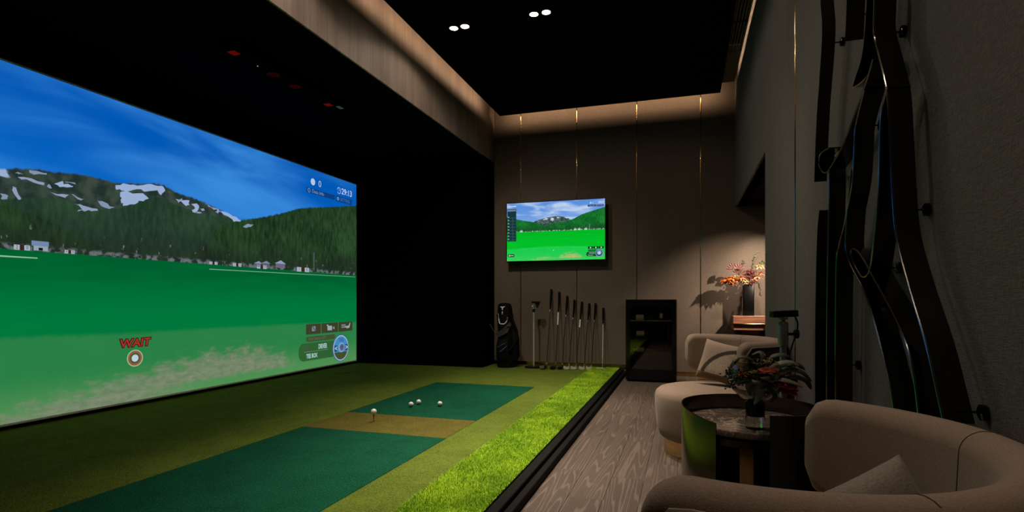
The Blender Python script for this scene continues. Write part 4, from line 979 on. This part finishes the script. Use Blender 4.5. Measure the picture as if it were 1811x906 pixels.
# ================================================================== RIBBON SCULPTURE ON THE RIGHT WALL
sculp = thing('ribbon_sculpture', 'dark bronze looping ribbon sculpture standing off the side wall', 'sculpture', (XR, 2.2, .6))
RIB = [[(2.756, 2.60), (2.756, 2.426), (2.725, 2.296), (2.746, 2.168), (2.811, 1.988), (2.856, 1.793), (2.879, 1.635)],
 [(2.778, 1.486), (2.822, 1.368), (2.856, 1.03), (2.867, .40)], [(2.597, 1.629), (2.597, 1.534), (2.616, 1.346), (2.635, 1.034), (2.654, .40)],
 [(2.042, 1.86), (2.1, 1.818), (2.245, 1.742), (2.407, 1.674), (2.60, 1.632), (2.70, 1.64), (2.78, 1.69), (2.76, 1.735), (2.60, 1.72)],
 [(2.33, 2.50), (2.331, 2.287), (2.338, 2.207), (2.361, 2.062)], [(2.1, 2.10), (2.148, 1.929), (2.25, 1.868), (2.26, 1.850), (2.129, 1.829), (2.026, 1.845)],
 [(2.05, 2.50), (2.037, 2.122), (2.026, 2.043), (2.030, 1.94), (1.988, 1.855), (1.933, 1.754), (1.904, 1.675), (1.88, 1.499), (1.867, 1.397), (1.835, 1.261), (1.74, 1.112), (1.632, .967), (1.556, .832), (1.534, .793)],
 [(2.129, 1.791), (2.225, 1.703), (2.245, 1.614), (2.273, 1.502), (2.368, 1.375), (2.448, 1.294), (2.49, 1.173), (2.507, .45)],
 [(1.91, 1.72), (1.965, 1.646), (1.983, 1.454), (2.015, 1.316), (2.07, 1.185), (2.142, 1.159), (2.23, 1.198), (2.285, 1.255), (2.232, 1.262), (2.129, 1.212), (2.042, 1.155), (1.822, 1.009), (1.721, .9), (1.66, .70), (1.63, .50)],
 [(2.28, 1.557), (2.346, 1.359), (2.331, 1.241), (2.142, 1.117), (2.042, 1.027), (1.923, .876), (1.853, .753), (1.80, .50)]]
for q, path in enumerate(RIB):
    P = smooth_path([(0, y-2.2, z-.6) for y, z in path], 8); secs = []; wd = .052 if q in (0, 1) else .060
    for i, p in enumerate(P):
        d = (P[min(i+1, len(P)-1)]-P[max(i-1, 0)]).normalized(); nn = Vector((0, -d.z, d.y))*.0022
        x0, x1 = -.088, -.088+wd
        secs.append([p+Vector((x0, 0, 0))-nn, p+Vector((x0, 0, 0))+nn, p+Vector((x1, 0, 0))+nn, p+Vector((x1, 0, 0))-nn])
    rb_ = B().loft(secs).build('ribbon', 'bronze', sculp, True)
    if q in (2, 3, 6, 7, 8, 9): B().tube([p+Vector((-.088, 0, 0)) for p in P], .0030, 8).build('glint_edge', 'edge', rb_, True)  # lighter tube added along some ribbons to draw the screen's edge highlights
for y, z in ((2.74, 2.22), (2.035, 1.935), (2.24, 1.70), (1.855, 1.34), (2.07, 1.185), (2.505, .82), (1.545, .818), (2.78, 1.72), (2.86, .95), (2.35, 2.15)):
    B().tube([(-.06, y-2.2, z-.6), (-.002, y-2.2, z-.6)], .003, 6).lathe([(.018, 0), (.019, .002), (.019, .010), (.015, .012)], 20, mat=Matrix.Translation((-.002, y-2.2, z-.6)) @ Matrix.Rotation(R(-90), 4, 'Y')).build('standoff', 'gloss', sculp, True)
